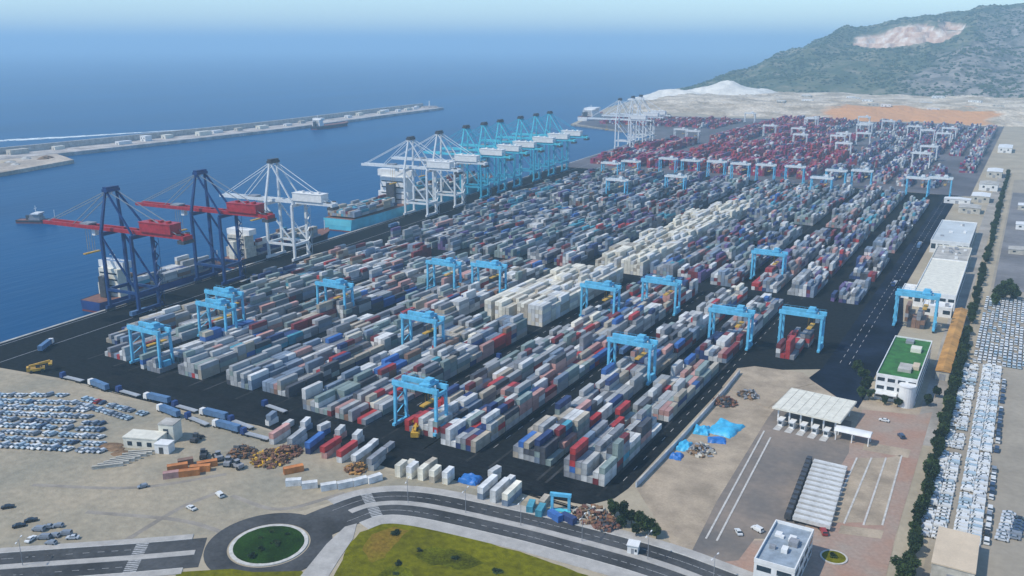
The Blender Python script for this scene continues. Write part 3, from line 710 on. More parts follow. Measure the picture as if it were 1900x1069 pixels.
# ------------------------------------------------------------------ yard gantry cranes
def make_rtg(m, mtop, name='yard_gantry_crane'):
    t = empty(name); hw, hd, zt = 11.2, 4.2, 20.5
    for sx in (-1, 1):
        for sy in (-1, 1):
            l = MB(); l.beam((sx*hw, sy*hd, 1.6), (sx*hw, sy*(hd-.5), zt), 1.25, 1.1); l.build('leg', m, t)
            for q in (-.9, .9):
                MB().cyl((sx*hw-.45, sy*hd+q, .75), (sx*hw+.45, sy*hd+q, .75), .75, 12).build('wheel', M['tyre'], t)
        MB().box(sx*hw-.75, -hd-1.6, 1.3, sx*hw+.75, hd+1.6, 2.5).build('sill_beam', m, t)
        MB().box(sx*hw-.5, -hd+.3, zt-1.7, sx*hw+.5, hd-.3, zt-.2).build('end_tie', m, t)
    MB().box(hw-.95, -2.2, 2.55, hw+1.1, 2.2, 5.6).build('power_unit', m, t)
    for sy in (-1, 1):
        MB().box(-hw-1.2, sy*(hd-.5)-.75, zt, hw+1.2, sy*(hd-.5)+.75, zt+2.2).build('girder', mtop, t)
        r = MB()
        for x in np.linspace(-hw, hw, 9): r.box(x-.05, sy*(hd+.2)-.05, zt+2.2, x+.05, sy*(hd+.2)+.05, zt+3.2)
        r.box(-hw-1, sy*(hd+.2)-.05, zt+3.2, hw+1, sy*(hd+.2)+.05, zt+3.3); r.build('handrail', m, t)
    tr_ = MB(); tr_.box(2.5, -hd+.2, zt+2.25, 7.5, hd-.2, zt+3.4); tr_.box(3.2, -2, zt+3.4, 6.8, 2, zt+5.0); to = tr_.build('trolley', mtop, t)
    c_ = MB(); c_.box(7.4, -1.2, zt-3.4, 9.4, 1.2, zt-.9); c_.box(8.0, -.4, zt-.9, 8.6, .4, zt+2.3); c_.build('operator_cab', M['white'], t)
    s_ = MB()
    for x in (3.5, 6.5):
        for y in (-1.1, 1.1): s_.beam((x, y, zt+2.3), (x, y, 14.5), .09)
    s_.box(3.8, -5.9, 14.0, 6.2, 5.9, 14.6); s_.build('spreader', M['yellow'], t)
    st = MB()
    for i in range(6): st.beam((-hw-.9, -hd+1 if i % 2 else hd-1, 2.6+i*3), (-hw-.9, hd-1 if i % 2 else -hd+1, 5.6+i*3), .5, .18)
    st.build('stair', m, t)
    return t
rtgA = make_rtg(M['blue'], M['blue']); rtgW = make_rtg(M['cranewhite'], M['cranewhite']); rtgT = make_rtg(M['blue'], M['cranewhite'])
RT = [ # chart x, y, which, label
 (-184,250,'blue','light blue yard gantry crane straddling the front block beside the yellow frame'),
 (-233,320,'blue','light blue yard gantry crane over grey stacks, short of the cream refrigerated stacks'),
 (-135,337,'blue','light blue yard gantry crane over the bright red box, two blocks from the tarpaulins'),
 (-111,402,'blue','light blue yard gantry crane at the inner end of the tarpaulin-side block'),
 (-81,416,'blue','light blue yard gantry crane standing over a small stack beside the dark terminal road'),
 (-37.5,478,'blue','light blue yard gantry crane beside the white warehouses'),
 (-184,412,'blue','light blue yard gantry crane against the right flank of the cream refrigerated stacks'),
 (-160,438,'blue','light blue yard gantry crane one block right of the cream refrigerated stacks'),
 (-127,535,'blue','light blue yard gantry crane at the front of the second yard section'),
 (-308,345,'blue','light blue yard gantry crane between the quay-corner cranes and the grey-stack crane'),
 (-285,414,'blue','light blue yard gantry crane, seaward one of the close pair in mid-yard'),
 (-259,422,'blue','light blue yard gantry crane, landward one of the close pair in mid-yard'),
 (-329,245,'blue','light blue yard gantry crane at the quay corner of the yard'),
 (-346,304,'blue','light blue yard gantry crane, seaward one behind the quay-corner crane'),
 (-333,287,'blue','light blue yard gantry crane, landward one behind the quay-corner crane'),
]
gname = 'blue yard gantry cranes'
used = False
for x, y, kd, lab in RT:
    o = rtgA if not used else copy_tree(rtgA); used = True
    o.location = (K*x, K*y, .06); tag(o, lab, 'gantry crane', gname)
farT = [(-372,905),(-345,948),(-318,945),(-290,950),(-262,944),(-236,948),(-206,950),(-163,940),(-140,952),(-85,925),(-66,935),(-330,770),(-290,820),(-385,880),(-165,880)]
for i, (x, y) in enumerate(farT):
    o = rtgT if i == 0 else copy_tree(rtgT); o.location = (K*x, K*y, .06)
    tag(o, 'white-topped light blue yard gantry crane before the far terminal', 'gantry crane', 'white-topped cranes before the far terminal')
for i in range(22):
    x = rnd.choice(list(range(-455, -95, 25))); y = rnd.uniform(990, 1700)
    o = rtgW if i == 0 else copy_tree(rtgW); o.location = (K*x, K*y, .06)
    tag(o, 'white yard gantry crane among the red and navy stacks of the far terminal', 'gantry crane', 'white cranes of the far terminal')

# ------------------------------------------------------------------ ship-to-shore cranes
def sts(y, ml, mbm, mh, out, bz, apex, tail, mh0, mh1, label, group, panel=None, mastm=None):
    rz = math.atan(.087); t = empty('ship_to_shore_crane', (XQ(y)+4.5, y, .07), rz); tag(t, label, 'quay crane', group)
    g, hw = 26.0, 8.5; mastm = mastm or ml
    for x in (0, g):
        for sy in (-1, 1):
            MB().beam((x, sy*hw, 2.4), (x, sy*hw, bz+(2 if x == 0 else 0)), 1.9, 1.7).build('leg', ml, t)
            b = MB()
            for q in (-2.6, -.9, .9, 2.6): b.cyl((x-.3, sy*hw+q, .5), (x+.3, sy*hw+q, .5), .5, 8)
            b.box(x-.6, sy*hw-3.6, .7, x+.6, sy*hw+3.6, 1.8); b.build('bogie', M['steel'], t)
        MB().box(x-.9, -hw-3, 1.8, x+.9, hw+3, 3.8).build('sill_beam', ml, t)
        MB().box(x-.8, -hw, 13.2, x+.8, hw, 15.2).build('portal_tie', ml, t)
        MB().box(x-.8, -hw-.5, bz-1.2, x+.8, hw+.5, bz+1.2).build('cross_beam', ml, t)
    for sy in (-1, 1):
        MB().beam((0, sy*hw, 14.4), (g, sy*hw, 14.4), 1.4, 1.8).build('portal_beam', ml, t)
        MB().beam((0.4, sy*hw, bz-2), (g-.4, sy*hw, 16), 1.0, 1.0).build('brace', ml, t)
    bm = MB()
    for sy in (-1, 1): bm.box(-out, sy*3-.7, bz+1.2, -.5, sy*3+.7, bz+3.6)
    for x in np.arange(-out+.5, -2, 7.0): bm.box(x, -3, bz+1.4, x+.9, 3, bz+2.6)
    bm.build('boom', mbm, t)
    gd = MB()
    for sy in (-1, 1): gd.box(-.4, sy*3-.7, bz+1.2, tail, sy*3+.7, bz+3.6)
    for x in np.arange(1, tail, 7.0): gd.box(x, -3, bz+1.4, x+.9, 3, bz+2.6)
    gd.box(tail, -4, bz+.6, tail+1.5, 4, bz+3.2); gd.build('girder', mbm, t)
    for sy in (-1, 1):
        MB().beam((0, sy*hw, bz+1), (3.5, sy*4.2, apex), 1.9, 1.5, a2=1.3).build('mast', mastm, t)
        MB().beam((g, sy*hw*.8, bz+1), (4.2, sy*4.0, apex-1), 1.1, 1.0).build('back_leg', mastm, t)
        f_ = MB()
        for q in (.52, .93): f_.beam((3, sy*3.4, apex-.5), (-out*q, sy*3, bz+3.5), .42)
        f_.build('forestay', M['rope'] if ml is M['navy'] else ml, t)
        f_ = MB(); f_.beam((4, sy*3.4, apex-.5), (tail-3, sy*3, bz+3.5), .42); f_.build('backstay', M['rope'] if ml is M['navy'] else ml, t)
    a_ = MB(); a_.box(1.2, -5.2, apex-1.0, 6, 5.2, apex+.8); a_.box(2, -5, apex+.8, 5.2, 5, apex+2.2); a_.build('apex_platform', M['steel'] if ml is not M['navy'] else ml, t)
    h_ = MB(); h_.box(mh0, -4.6, bz+3.7, mh1, 4.6, bz+9.6); hh = h_.build('machine_house', mh, t)
    r_ = MB(); r_.box(mh0-.3, -4.9, bz+9.6, mh1+.3, 4.9, bz+10.1)
    for q in (.25, .55, .8): r_.box(mh0+(mh1-mh0)*q-1, -1.4, bz+10.1, mh0+(mh1-mh0)*q+1, 1.4, bz+11.3)
    r_.build('roof', mh, hh)
    if panel: MB().box(mh0-.35, -4.0, bz+4.2, mh0-.02, 4.0, bz+9.2).build('end_panel', panel, hh)
    tx = -out*.35
    t_ = MB(); t_.box(tx-4, -3.4, bz+3.65, tx+4, 3.4, bz+4.7); t_.build('trolley', M['grey'], t)
    MB().box(tx+4, -1.6, bz-3.4, tx+7, 1.6, bz+1.1).build('operator_cab', M['white'], t)
    s_ = MB()
    for q in (-1.1, 1.1):
        for yy in (-2, 2): s_.beam((tx+q, yy, bz+1), (tx+q, yy, bz-15), .12)
    s_.box(tx-1.2, -6, bz-16, tx+1.2, 6, bz-15.2); s_.build('spreader', M['yellow'], t)
    st = MB(); nfl = int((bz-4)//4)
    for i in range(nfl):
        a, b = (-1.6, 1.6) if i % 2 else (1.6, -1.6); st.beam((g+2.2, hw+a, 3.8+i*4), (g+2.2, hw+b, 7.8+i*4), .9, .25)
    for q in (-2, 2): st.beam((g+2.9, hw+q, 2), (g+2.9, hw+q, bz), .22)
    st.build('stair_tower', ml, t)
    e_ = MB()
    for sy in (-1, 1): e_.box(tail-4, sy*3.7-.05, bz+3.6, tail, sy*3.7+.05, bz+4.7)
    e_.box(tail-3, -4.5, bz-1.6, tail+2.2, 4.5, bz+.6); e_.build('ballast', M['steel'], t)
    return t
sts(299*K, M['navy'], M['red'], M['red'], 60, 51, 79, 64, 30, 56, 'navy quay crane with red boom, end of the row over the cream ship bridge', 'navy and red quay cranes', panel=M['white'])
sts(364*K, M['navy'], M['red'], M['red'], 60, 51, 80, 64, 30, 56, 'navy quay crane with red boom standing next to a white quay crane', 'navy and red quay cranes', panel=M['white'])
sts(430*K, M['cranewhite'], M['cranewhite'], M['white'], 52, 46, 79, 60, 24, 52, 'white quay crane with boom out standing alone beside the navy cranes', 'white quay cranes')
sts(604*K, M['cranewhite'], M['cranewhite'], M['white'], 55, 47, 78, 58, 24, 50, 'white quay crane at the stern of the light blue ship', 'white quay cranes')
sts(652*K, M['cranewhite'], M['cranewhite'], M['white'], 55, 47, 79, 58, 24, 50, 'white quay crane standing next to the row of turquoise cranes', 'white quay cranes')
ORD = ['first','second','third','fourth','fifth','sixth','seventh','eighth','ninth','tenth','eleventh','twelfth','thirteenth','fourteenth']
for i, y in enumerate((703,740,776,825,866,905)):
    sts(y*K, M['tealdark'], M['teal'], M['white'], 52, 47, 80, 58, 22, 50, ORD[i]+' turquoise quay crane with white machine house counting from the white cranes', 'turquoise quay cranes', mastm=M['teal'])
for i, y in enumerate((1156,1215,1253)): sts(y*K, M['cranewhite'], M['cranewhite'], M['white'], 52, 47, 82, 58, 24, 50, ORD[i]+' white quay crane on the far terminal quay, counting from the turquoise cranes', 'far white quay cranes')

# ------------------------------------------------------------------ ships and boats
def ship(name, x, y, rz, L_, B_, free, mhull, label, cat='ship', mdeck=None, bridge=None, cargo=None, band=None, sup=(.12, 12, 22), mast=True, funnel='steel'):
    """bow towards local +y; origin on the waterline at the stern"""
    t = empty(name, (x, y, SEA), rz); tag(t, label, cat)
    st = []; nS = 16
    for i in range(nS+1):
        u = i/nS; wd = B_/2*(min(1, .82+u*1.6) if u < .12 else 1 if u < .72 else math.sqrt(max(0, 1-((u-.72)/.28)**2.2)))
        wl_ = wd*(1 if u < .7 else .9-.35*(u-.7)/.3) * (.9 if u < .05 else 1)
        st.append((u*L_, wd, wl_, free + (2.2*((u-.75)/.25)**2 if u > .75 else 0)))
    V = []
    for yy, wd, wl_, fz in st: V += [(-wl_, yy*.985, -3), (-wl_, yy*.985, 1.2), (-wd, yy, fz), (wd, yy, fz), (wl_, yy*.985, 1.2), (wl_, yy*.985, -3)]
    h = MB(); 
    F1 = []; F2 = []
    for i in range(nS):
        a, b = i*6, i*6+6
        F2 += [(a, b, b+1, a+1), (a+4, b+4, b+5, a+5)]; F1 += [(a+1, b+1, b+2, a+2), (a+3, b+3, b+4, a+4)]
    h.add(V, F1+[(1, 2, 3, 4)], 0); h.add(V, F2+[(0, 1, 4, 5)], 1)
    ho = h.build('hull', [mhull, M['hullred']], t)
    d = MB(); d.add([(s*wd*.99, yy, fz-.25) for yy, wd, wl_, fz in st for s in (-1, 1)], [(i*2, i*2+1, i*2+3, i*2+2) for i in range(nS)]); d.build('deck', mdeck or M['deck'], t)
    if band:
        b_ = MB(); b_.box(-B_*.36, -.12, free*.45, B_*.36, 0.1, free*.88); b_.build('stern_panel', band, t)
    su, sl_, sh = sup
    y0 = su*L_
    s = MB(); s.box(-B_*.46, y0, free-.2, B_*.46, y0+sl_, free+sh*.35); s.box(-B_*.40, y0+.8, free+sh*.35, B_*.40, y0+sl_-.8, free+sh*.8); so_ = s.build('superstructure', bridge or M['cream'], t)
    wgs = MB(); wgs.box(-B_*.52, y0+sl_*.3, free+sh*.8, B_*.52, y0+sl_, free+sh); wgs.build('bridge', M['white'], so_)
    for i in range(4):
        zz = free+sh*(.1+.18*i)
        if i < 4: MB().box(-B_*.36, y0-.06 if i < 2 else y0+.74, zz, B_*.36, y0+.1 if i < 2 else y0+.9, zz+1.1).build('window_band', M['glass'], so_)
    MB().box(-B_*.5, y0+sl_-.05, free+sh*.87, B_*.5, y0+sl_+.08, free+sh*.95).build('bridge_window', M['glass'], so_)
    MB().box(-B_*.12, y0-sl_*.45, free-.2, B_*.12, y0-sl_*.12, free+sh*.62).build('funnel', M[funnel], t)
    if mast:
        m_ = MB(); m_.cyl((0, y0+sl_*.5, free+sh), (0, y0+sl_*.5, free+sh+7), .35, 6); m_.box(-2.5, y0+sl_*.5-.2, free+sh+4, 2.5, y0+sl_*.5+.2, free+sh+4.4)
        m_.build('mast', M['white'], t)
        f_ = MB(); f_.cyl((0, L_*.955, free+1), (0, L_*.955, free+10), .35, 6); f_.build('foremast', M['white'], t)
    if cargo:
        y1 = y0+sl_+3
        hc = MB(); q = y1
        while q+13 < L_*.86: hc.box(-B_*.42, q, free-.3, B_*.42, q+13, free+1.2); q += 14
        hc.build('hatch_covers', M['grey'], t)
    return t
RZQ = math.atan(.087)
def alongside(y, gap, B_): return (XQ(y)-gap-B_/2-.087*0, y)
def cargo_block(x, y, rz, rows, ys, ye, z, pal, mean): pass
x, y = alongside(290*K, 2.2, 22)
ship('container_ship', x, y, RZQ, 125, 22, 7.5, M['hullblue'], 'blue-hulled feeder ship with cream bridge moored under the end navy crane', bridge=M['cream'], cargo=True, sup=(.13, 12, 23))
x, y = alongside(400*K, 2.2, 22)
ship('container_ship', x, y, RZQ, 130, 22, 7.5, M['hulldark'], 'dark-hulled feeder ship with beige bridge moored beside the white lone crane', bridge=M['beam'], cargo=True, sup=(.06, 12, 22), funnel='cream')
x, y = alongside(530*K, 3, 40)
ship('container_ship', x, y, RZQ, 330, 40, 12, M['hullteal'], 'large light blue container ship loaded with boxes beside the turquoise cranes', bridge=M['white'], cargo=True, sup=(.3, 13, 34), band=pm('stern_turquoise', (.16,.58,.66), .5, .1, .1))
tx, ty = K*-1090, K*1190
ship('tanker', tx, ty, math.radians(4), 120, 22, 7, M['hulldark'], 'dark tanker with white deckhouse berthed at the breakwater wharf', bridge=M['white'], sup=(.06, 14, 16))
x, y = G(1122, 222)
ship('ferry', x-30, y-60, math.radians(10), 170, 28, 12, M['white'], 'white ferry lying off the far terminal corner', bridge=M['white'], sup=(.25, 70, 16))
x, y = G(33, 407)
ship('tugboat', x, y, math.radians(-62), 40, 11, 3.2, M['hulldark'], 'small dark tugboat crossing the harbour basin', 'boat', bridge=M['grey'], sup=(.35, 11, 7))

# ------------------------------------------------------------------ trees and hedge
def crown_mesh(name, rx, ry, rz_, n, leaf, seed, mat, lobes=7, taper=0.0):
    r = random.Random(seed); V = []; F = []
    L = [(r.uniform(-.55,.55)*rx, r.uniform(-.55,.55)*ry, r.uniform(-.45,.55)*rz_, r.uniform(.35,.6)) for _ in range(lobes)]
    for i in range(n):
        lx, ly, lz, s = L[i % lobes]
        th = r.uniform(0, 2*math.pi); ph = math.acos(r.uniform(-1, 1)); q = r.random()**.4*s
        x = lx+rx*q*math.sin(ph)*math.cos(th); y = ly+ry*q*math.sin(ph)*math.sin(th); z = lz+rz_*q*math.cos(ph)
        a = Vector((r.gauss(0,1), r.gauss(0,1), r.gauss(0,1))).normalized(); b = a.cross(Vector((r.gauss(0,1), r.gauss(0,1), r.gauss(0,1)))).normalized()
        l = leaf*r.uniform(.6,1.4); c = Vector((x, y, z)); bi = len(V)
        V += [tuple(c-a*l), tuple(c-b*l*.6), tuple(c+a*l), tuple(c+b*l*.6)]; F.append((bi, bi+1, bi+2, bi+3))
    me = bpy.data.meshes.new(name); me.from_pydata(V, [], F); me.materials.append(mat); return me
CR = [crown_mesh('crown', 3.0, 3.0, 3.2, 1500, .42, 10+i, M['leaf'] if i % 3 else M['leaf2']) for i in range(5)]
tb = MB(); tb.cyl((0,0,-.2), (0,0,3.4), .26, 7, r2=.16)
for a in (0, 2.1, 4.2): tb.cyl((0,0,2.6), (1.3*math.cos(a),1.3*math.sin(a),4.8), .12, 5, r2=.05)
to_ = tb.build('trunk', M['bark']); TM = to_.data; bpy.data.objects.remove(to_)
def tree(name, x, y, s, label, group, ch=1.0, z=0.0):
    t = empty(name, (x, y, z), rnd.uniform(0, 6.28)); tag(t, label, 'tree', group)
    for nm, me in (('trunk', TM), ('crown', rnd.choice(CR))):
        o = bpy.data.objects.new(nm, me); C.objects.link(o); o.parent = t
        if nm == 'trunk': o.scale = (s, s, s)
        else: o.scale = (s*rnd.uniform(.9,1.15), s*rnd.uniform(.9,1.15), s*ch*rnd.uniform(.85,1.15)); o.location = (0, 0, 4.3*s*ch**.5)
    return t
y = 205
while y < 1150:
    gap = 483 < y < 500 or 640 < y < 652
    if not gap:
        s = rnd.uniform(.6, 1.1)*(1 if y < 500 else .9)
        tree('hedgerow_tree', K*(-13.0+rnd.uniform(-.6,.6)), K*y, s, 'dark evergreen tree in the long hedgerow between the terminal and the parked cars', 'hedgerow trees')
    y += rnd.uniform(2.6,3.9) if y < 500 else 4.6
for px, py, s in ((1140,958,.85),(1158,966,1.0),(1172,972,.8),(1190,985,1.0),(1205,992,.9),(1218,1000,.75),(1150,978,.7),(1180,996,.7)):
    tree('roadside_tree', *G(px, py), s, 'dark bushy tree in the clump between the scrap pile and the white kiosk', 'trees by the scrap pile')
for px, py, s in ((1590,690,.9),(1600,705,1.0),(1605,725,1.1),(1598,740,.9),(1612,742,.8),(1640,752,.7),(1665,756,.7),(1720,752,.9),(1735,738,.9)):
    tree('garden_tree', *G(px, py), s, 'small dark garden tree around the green-roofed building', 'trees around the green-roofed building')
for px, py, s in ((1850,555,1.6),(1862,560,1.7),(1875,555,1.6),(1868,545,1.5),(1885,560,1.3),(1845,568,1.2)):
    tree('lot_tree', *G(px, py), s, 'bushy tree in the dark clump beyond the parked white cars', 'trees beyond the parked cars')
bush = crown_mesh('shrub_leaves', .9, .9, .6, 260, .2, 77, M['leaf2'])
bush2 = crown_mesh('shrub_leaves', .9, .9, .6, 260, .2, 78, M['leaf'])
nb = 0
while nb < 18:
    x = rnd.uniform(min(p[0] for p in gp), max(p[0] for p in gp)); yv = rnd.uniform(min(p[1] for p in gp)+30, max(p[1] for p in gp))
    if not in_poly(x, yv, gp): continue
    nb += 1; o = bpy.data.objects.new('shrub', bush if nb % 2 else bush2); C.objects.link(o); s = rnd.uniform(.6,1.7)
    o.location = (x, yv, .3*s); o.scale = (s*1.5, s*1.2, s*.8); o.rotation_euler = (0, 0, rnd.uniform(0, 6))
    tag(o, 'low green shrub in the yellow-green meadow', 'shrub', 'shrubs in the meadow')

for i in range(9):
    a = rnd.uniform(0, 6.28); q = rnd.uniform(2, 10); o = bpy.data.objects.new('shrub', bush if i % 2 else bush2); C.objects.link(o); s = rnd.uniform(.8,1.5)
    o.location = (RC.x+q*math.cos(a), RC.y+q*math.sin(a), 1.0+.3*s); o.scale = (s*1.3, s*1.1, s); o.rotation_euler = (0, 0, a)
    tag(o, 'small dark shrub on the roundabout lawn', 'shrub', 'shrubs on the roundabout')
# ------------------------------------------------------------------ buildings at the right
def building(name, x0, y0, x1, y1, h, label, mw, mr, storeys=2, cat='building', roofkit=0, parapet=.9, rz=0.0):
    """flat-roofed block, chart corner coordinates; windows on the sides that face the yard and the gate"""
    cx, cy = K*(x0+x1)/2, K*(y0+y1)/2; dx, dy = K*abs(x1-x0), K*abs(y1-y0)
    t = empty(name, (cx, cy, 0), rz); tag(t, label, cat)
    MB().box(-dx/2,-dy/2,-.2,dx/2,dy/2,h).build('wall', mw, t)
    r = MB(); r.box(-dx/2+.3,-dy/2+.3,h,dx/2-.3,dy/2-.3,h+.15); ro = r.build('roof', mr, t)
    p = MB(); p.box(-dx/2-.1,-dy/2-.1,h-.2,dx/2+.1,-dy/2+.3,h+parapet); p.box(-dx/2-.1,dy/2-.3,h-.2,dx/2+.1,dy/2+.1,h+parapet)
    p.box(-dx/2-.1,-dy/2+.3,h-.2,-dx/2+.3,dy/2-.3,h+parapet); p.box(dx/2-.3,-dy/2+.3,h-.2,dx/2+.1,dy/2-.3,h+parapet); p.build('parapet', mw, t)
    sh = h/storeys
    for f in range(storeys):
        z0 = f*sh+sh*.35; z1 = f*sh+sh*.78
        n = max(2, int(dx/4.5))
        for i in range(n):
            xx = -dx/2+dx*(i+.5)/n
            if f == 0 and i == n//2: MB().box(xx-1.2,-dy/2-.06,0,xx+1.2,-dy/2+.1,min(2.8, sh*.85)).build('door', M['steel'], t); continue
            MB().box(xx-dx/n*.36,-dy/2-.05,z0,xx+dx/n*.36,-dy/2+.1,z1).build('window', M['glass'], t)
        n = max(2, int(dy/6))
        for i in range(n):
            yy = -dy/2+dy*(i+.5)/n
            for sx in (-1, 1): MB().box(sx*dx/2-.08,yy-dy/n*.33,z0,sx*dx/2+.08,yy+dy/n*.33,z1).build('window', M['glass'], t)
    r_ = random.Random(int(x0*10))
    for i in range(roofkit):
        a, b = r_.uniform(-dx*.36, dx*.3), r_.uniform(-dy*.4, dy*.36); q = r_.uniform(1.2, 3)
        MB().box(a, b, h+.15, a+q, b+q*r_.uniform(.6,1.6), h+.15+r_.uniform(.8,2)).build('roof_unit', M['grey'] if i % 2 else M['white'], ro)
    return t
gb = building('office_building', -40.5, 368, -25, 424, 12.5, 'white office block with a green-covered flat roof beside the hedgerow', M['white'], M['roofgreen'], 3, roofkit=0)
groof = [c for c in gb.children if c.name.startswith('roof')][0]
for (a, b, c_, d_, hh, mt) in ((1,10,6,16,2.2,'cream'),(-1,-24,5,-14,1.6,'conc'),(5,-18,8,-11,1.8,'beigeroof'),(-3,24,1,29,1.5,'grey')):
    MB().box(a, b, 12.65, c_, d_, 12.65+hh).build('roof_unit', M[mt], groof)
tw = MB(); tw.cyl((5.4, -36.2, -.2), (5.4, -36.2, 10.5), 3.6, 20); tw.build('stair_tower', M['white'], gb)
tw = MB(); tw.cyl((5.4, -36.2, 10.5), (5.4, -36.2, 11.0), 3.9, 20); tw.build('tower_cap', M['white'], gb)
can = MB(); can.box(-8.5, -38, 4.2, 1, -33.7, 4.7); can.build('entrance_canopy', M['white'], gb)
building('warehouse', -37, 506, -22.5, 517, 6, 'low white store between the yard crane and the large warehouse', M['white'], M['white'], 1, 'warehouse', 2)
building('warehouse', -43, 521, -22, 612, 10, 'large warehouse with bare cream-white roof', M['white'], M['cream'], 1, 'warehouse', 0)
building('workshop', -43.5, 619, -22.5, 665, 8, 'pale workshop with cluttered roof behind the large warehouse', M['cream'], M['conc'], 1, 'workshop', 12)
building('warehouse', -49, 672, -24.5, 757, 10, 'pale grey flat warehouse at the far end of the warehouse row', M['white'], pm('pale_grey_roof', (.52,.56,.57), .7, .1, .05), 1, 'warehouse', 5)
building('small_depot', -51, 536, -44, 552, 5, 'small white depot hut jutting into the dark terminal road', M['white'], M['white'], 1, 'hut', 1)
building('gate_office', -48.2, 213, -37.6, 236, 8.5, 'white gate office with grey roof machinery on red paving', M['white'], pm('blue_grey_roof', (.30,.36,.42), .7, .2, .3), 2, roofkit=8, parapet=1.2)
shed('long_shed', K*-18.2, K*458, K*5.4, K*108, 5, 0, M['beam'], M['ochre'], 'long narrow shed with ochre roof beside the hedgerow', gable=1.2)
shed('storage_building', K*-1.9, K*250, K*10.4, K*21, 6, 0, M['beam'], M['beigeroof'], 'low building with plain beige roof at the foot of the parked cars', 'building')
rr = random.Random(5)
for i, (x, y, dx, dy, h) in enumerate(((-35,860,20,24,6),(-48,905,26,14,5),(-30,930,18,30,7),(-27,1010,20,30,8),(-26,1120,18,40,8),(-24,1400,20,60,8),(10,700,26,14,4),(14,800,30,16,5),(12,900,26,18,5))):
    shed('depot_shed', K*x, K*y, dx, dy, h, 0, M['white'] if i % 2 else M['beam'], M['white'] if i % 3 else M['conc'], 'pale depot shed among the low buildings along the service track', 'shed', 'depot sheds along the service track', gable=.9)

# gate canopy with booths
P0, P1, P2, P3 = [Vector(p) for p in (G(1437,757,7), G(1566,786,7), G(1583,746,7), G(1466,718,7))]
cc = (P0+P1+P2+P3)/4; ang = math.atan2((P1-P0).y, (P1-P0).x); gw = ((P1-P0).length+(P2-P3).length)/2; gd_ = ((P3-P0).length+(P2-P1).length)/2
gc = empty('gate_canopy', (cc.x, cc.y, .05), ang); tag(gc, 'gate canopy with wide flat cream roof over the truck lanes', 'canopy')
mb = MB(); mb.box(-gw/2,-gd_/2,6.4,gw/2,gd_/2,7.2); mb.build('roof', M['cream'], gc)
for i in range(9): MB().box(-gw/2+gw*i/8-.12 if 0 < i < 8 else -gw/2+gw*i/8*.99, -gd_/2+.1, 7.2, -gw/2+gw*i/8*.99+.14, gd_/2-.1, 7.32).build('roof_rib', M['beam'], gc)
for i in range(6):
    xx = -gw/2+gw*(i+.5)/6
    for yy in (-gd_/2+2.2, gd_/2-2.2): MB().box(xx-.35, yy-.35, 0, xx+.35, yy+.35, 6.4).build('column', M['white'], gc)
for i in range(5):
    xx = -gw/2+gw*(i+1)/6
    b = empty('toll_booth', Vector((cc.x+xx*math.cos(ang)-(-gd_/2-1.2)*math.sin(ang), cc.y+xx*math.sin(ang)+(-gd_/2-1.2)*math.cos(ang), .06)), ang)
    tag(b, ORD[4-i]+' small white toll booth under the gate canopy counting from the barrel canopy', 'booth', 'toll booths at the gate')
    MB().box(-1,-2,0,1,2,3).build('wall', M['white'], b); MB().box(-1.3,-2.4,3,1.3,2.4,3.25).build('roof', M['white'], b); MB().box(-.8,-2.06,1.1,.8,-1.95,2.4).build('window', M['glass'], b)
    mi = MB(); mi.box(-1.5,-7,-.1,1.5,5,.2); mi.build('island', M['kerb'], b)
x, y = G(1582, 818)
sc2 = empty('inspection_canopy', (x, y, .06), ang+.05); tag(sc2, 'small white barrel canopy casting dark shade beside the truck court', 'canopy')
mb = MB(); n = 10
R = [(xx, -3.2*math.cos(i*math.pi/n), 4.2+1.3*math.sin(i*math.pi/n)) for xx in (-7.5, 7.5) for i in range(n+1)]
mb.add(R, [(i, i+1, n+2+i, n+1+i) for i in range(n)]+[tuple(range(n+1)), tuple(range(n+1, 2*n+2))]); mb.build('roof', M['white'], sc2)
for xx in (-6.8, 0, 6.8):
    for yy in (-2.8, 2.8): MB().box(xx-.2, yy-.2, 0, xx+.2, yy+.2, 4.3).build('column', M['white'], sc2)

# ------------------------------------------------------------------ trucks
def make_truck(mcab, mbox, boxh=2.7, L_=13.6, flat=False):
    t = empty('articulated_truck')
    c = MB(); c.add([(-1.2,0,.7),(1.2,0,.7),(1.2,2.3,.7),(-1.2,2.3,.7),(-1.2,.1,3.5),(1.2,.1,3.5),(1.2,2.0,3.5),(-1.2,2.0,3.5),(-1.2,2.35,2.0),(1.2,2.35,2.0)],
          [(0,1,5,4),(1,2,9,6,5),(0,4,7,8,3),(2,3,8,9),(8,7,6,9),(4,5,6,7),(3,2,1,0)]); co = c.build('cab', mcab, t)
    c = MB(); c.add([(-1.05,2.36,2.05),(1.05,2.36,2.05),(1.05,2.08,3.3),(-1.05,2.08,3.3)], [(0,1,2,3)]); c.build('windscreen', M['glass'], co)
    MB().box(-.5,-12.6,.8,.5,1.6,1.15).build('chassis', M['steel'], t)
    if flat: MB().box(-1.25,-L_-.3,1.15,1.25,-.7,1.5).build('flatbed', mbox, t)
    else: MB().box(-1.25,-L_-.3,1.15,1.25,-.7,1.15+boxh).build('trailer', mbox, t)
    for yy in (1.2,-1.9,-10.2,-11.5,-12.8):
        for sx in (-1, 1): MB().cyl((sx*.85,yy,.5),(sx*1.22,yy,.5),.5,10).build('wheel', M['tyre'], t)
    return t
tk1 = make_truck(M['steel'], pm('trailer_white', (.62,.62,.60), .6, .15, .3), boxh=1.5); tk2 = make_truck(M['hullblue'], pm('trailer_grey', (.36,.38,.40), .5, .15, .3), flat=True); tk3 = make_truck(M['white'], pm('trailer_blue', (.10,.20,.36), .5, .2, .3))
A_, B_ = Vector(G(1500, 972)), Vector(G(1534, 868)); d = (B_-A_).normalized()
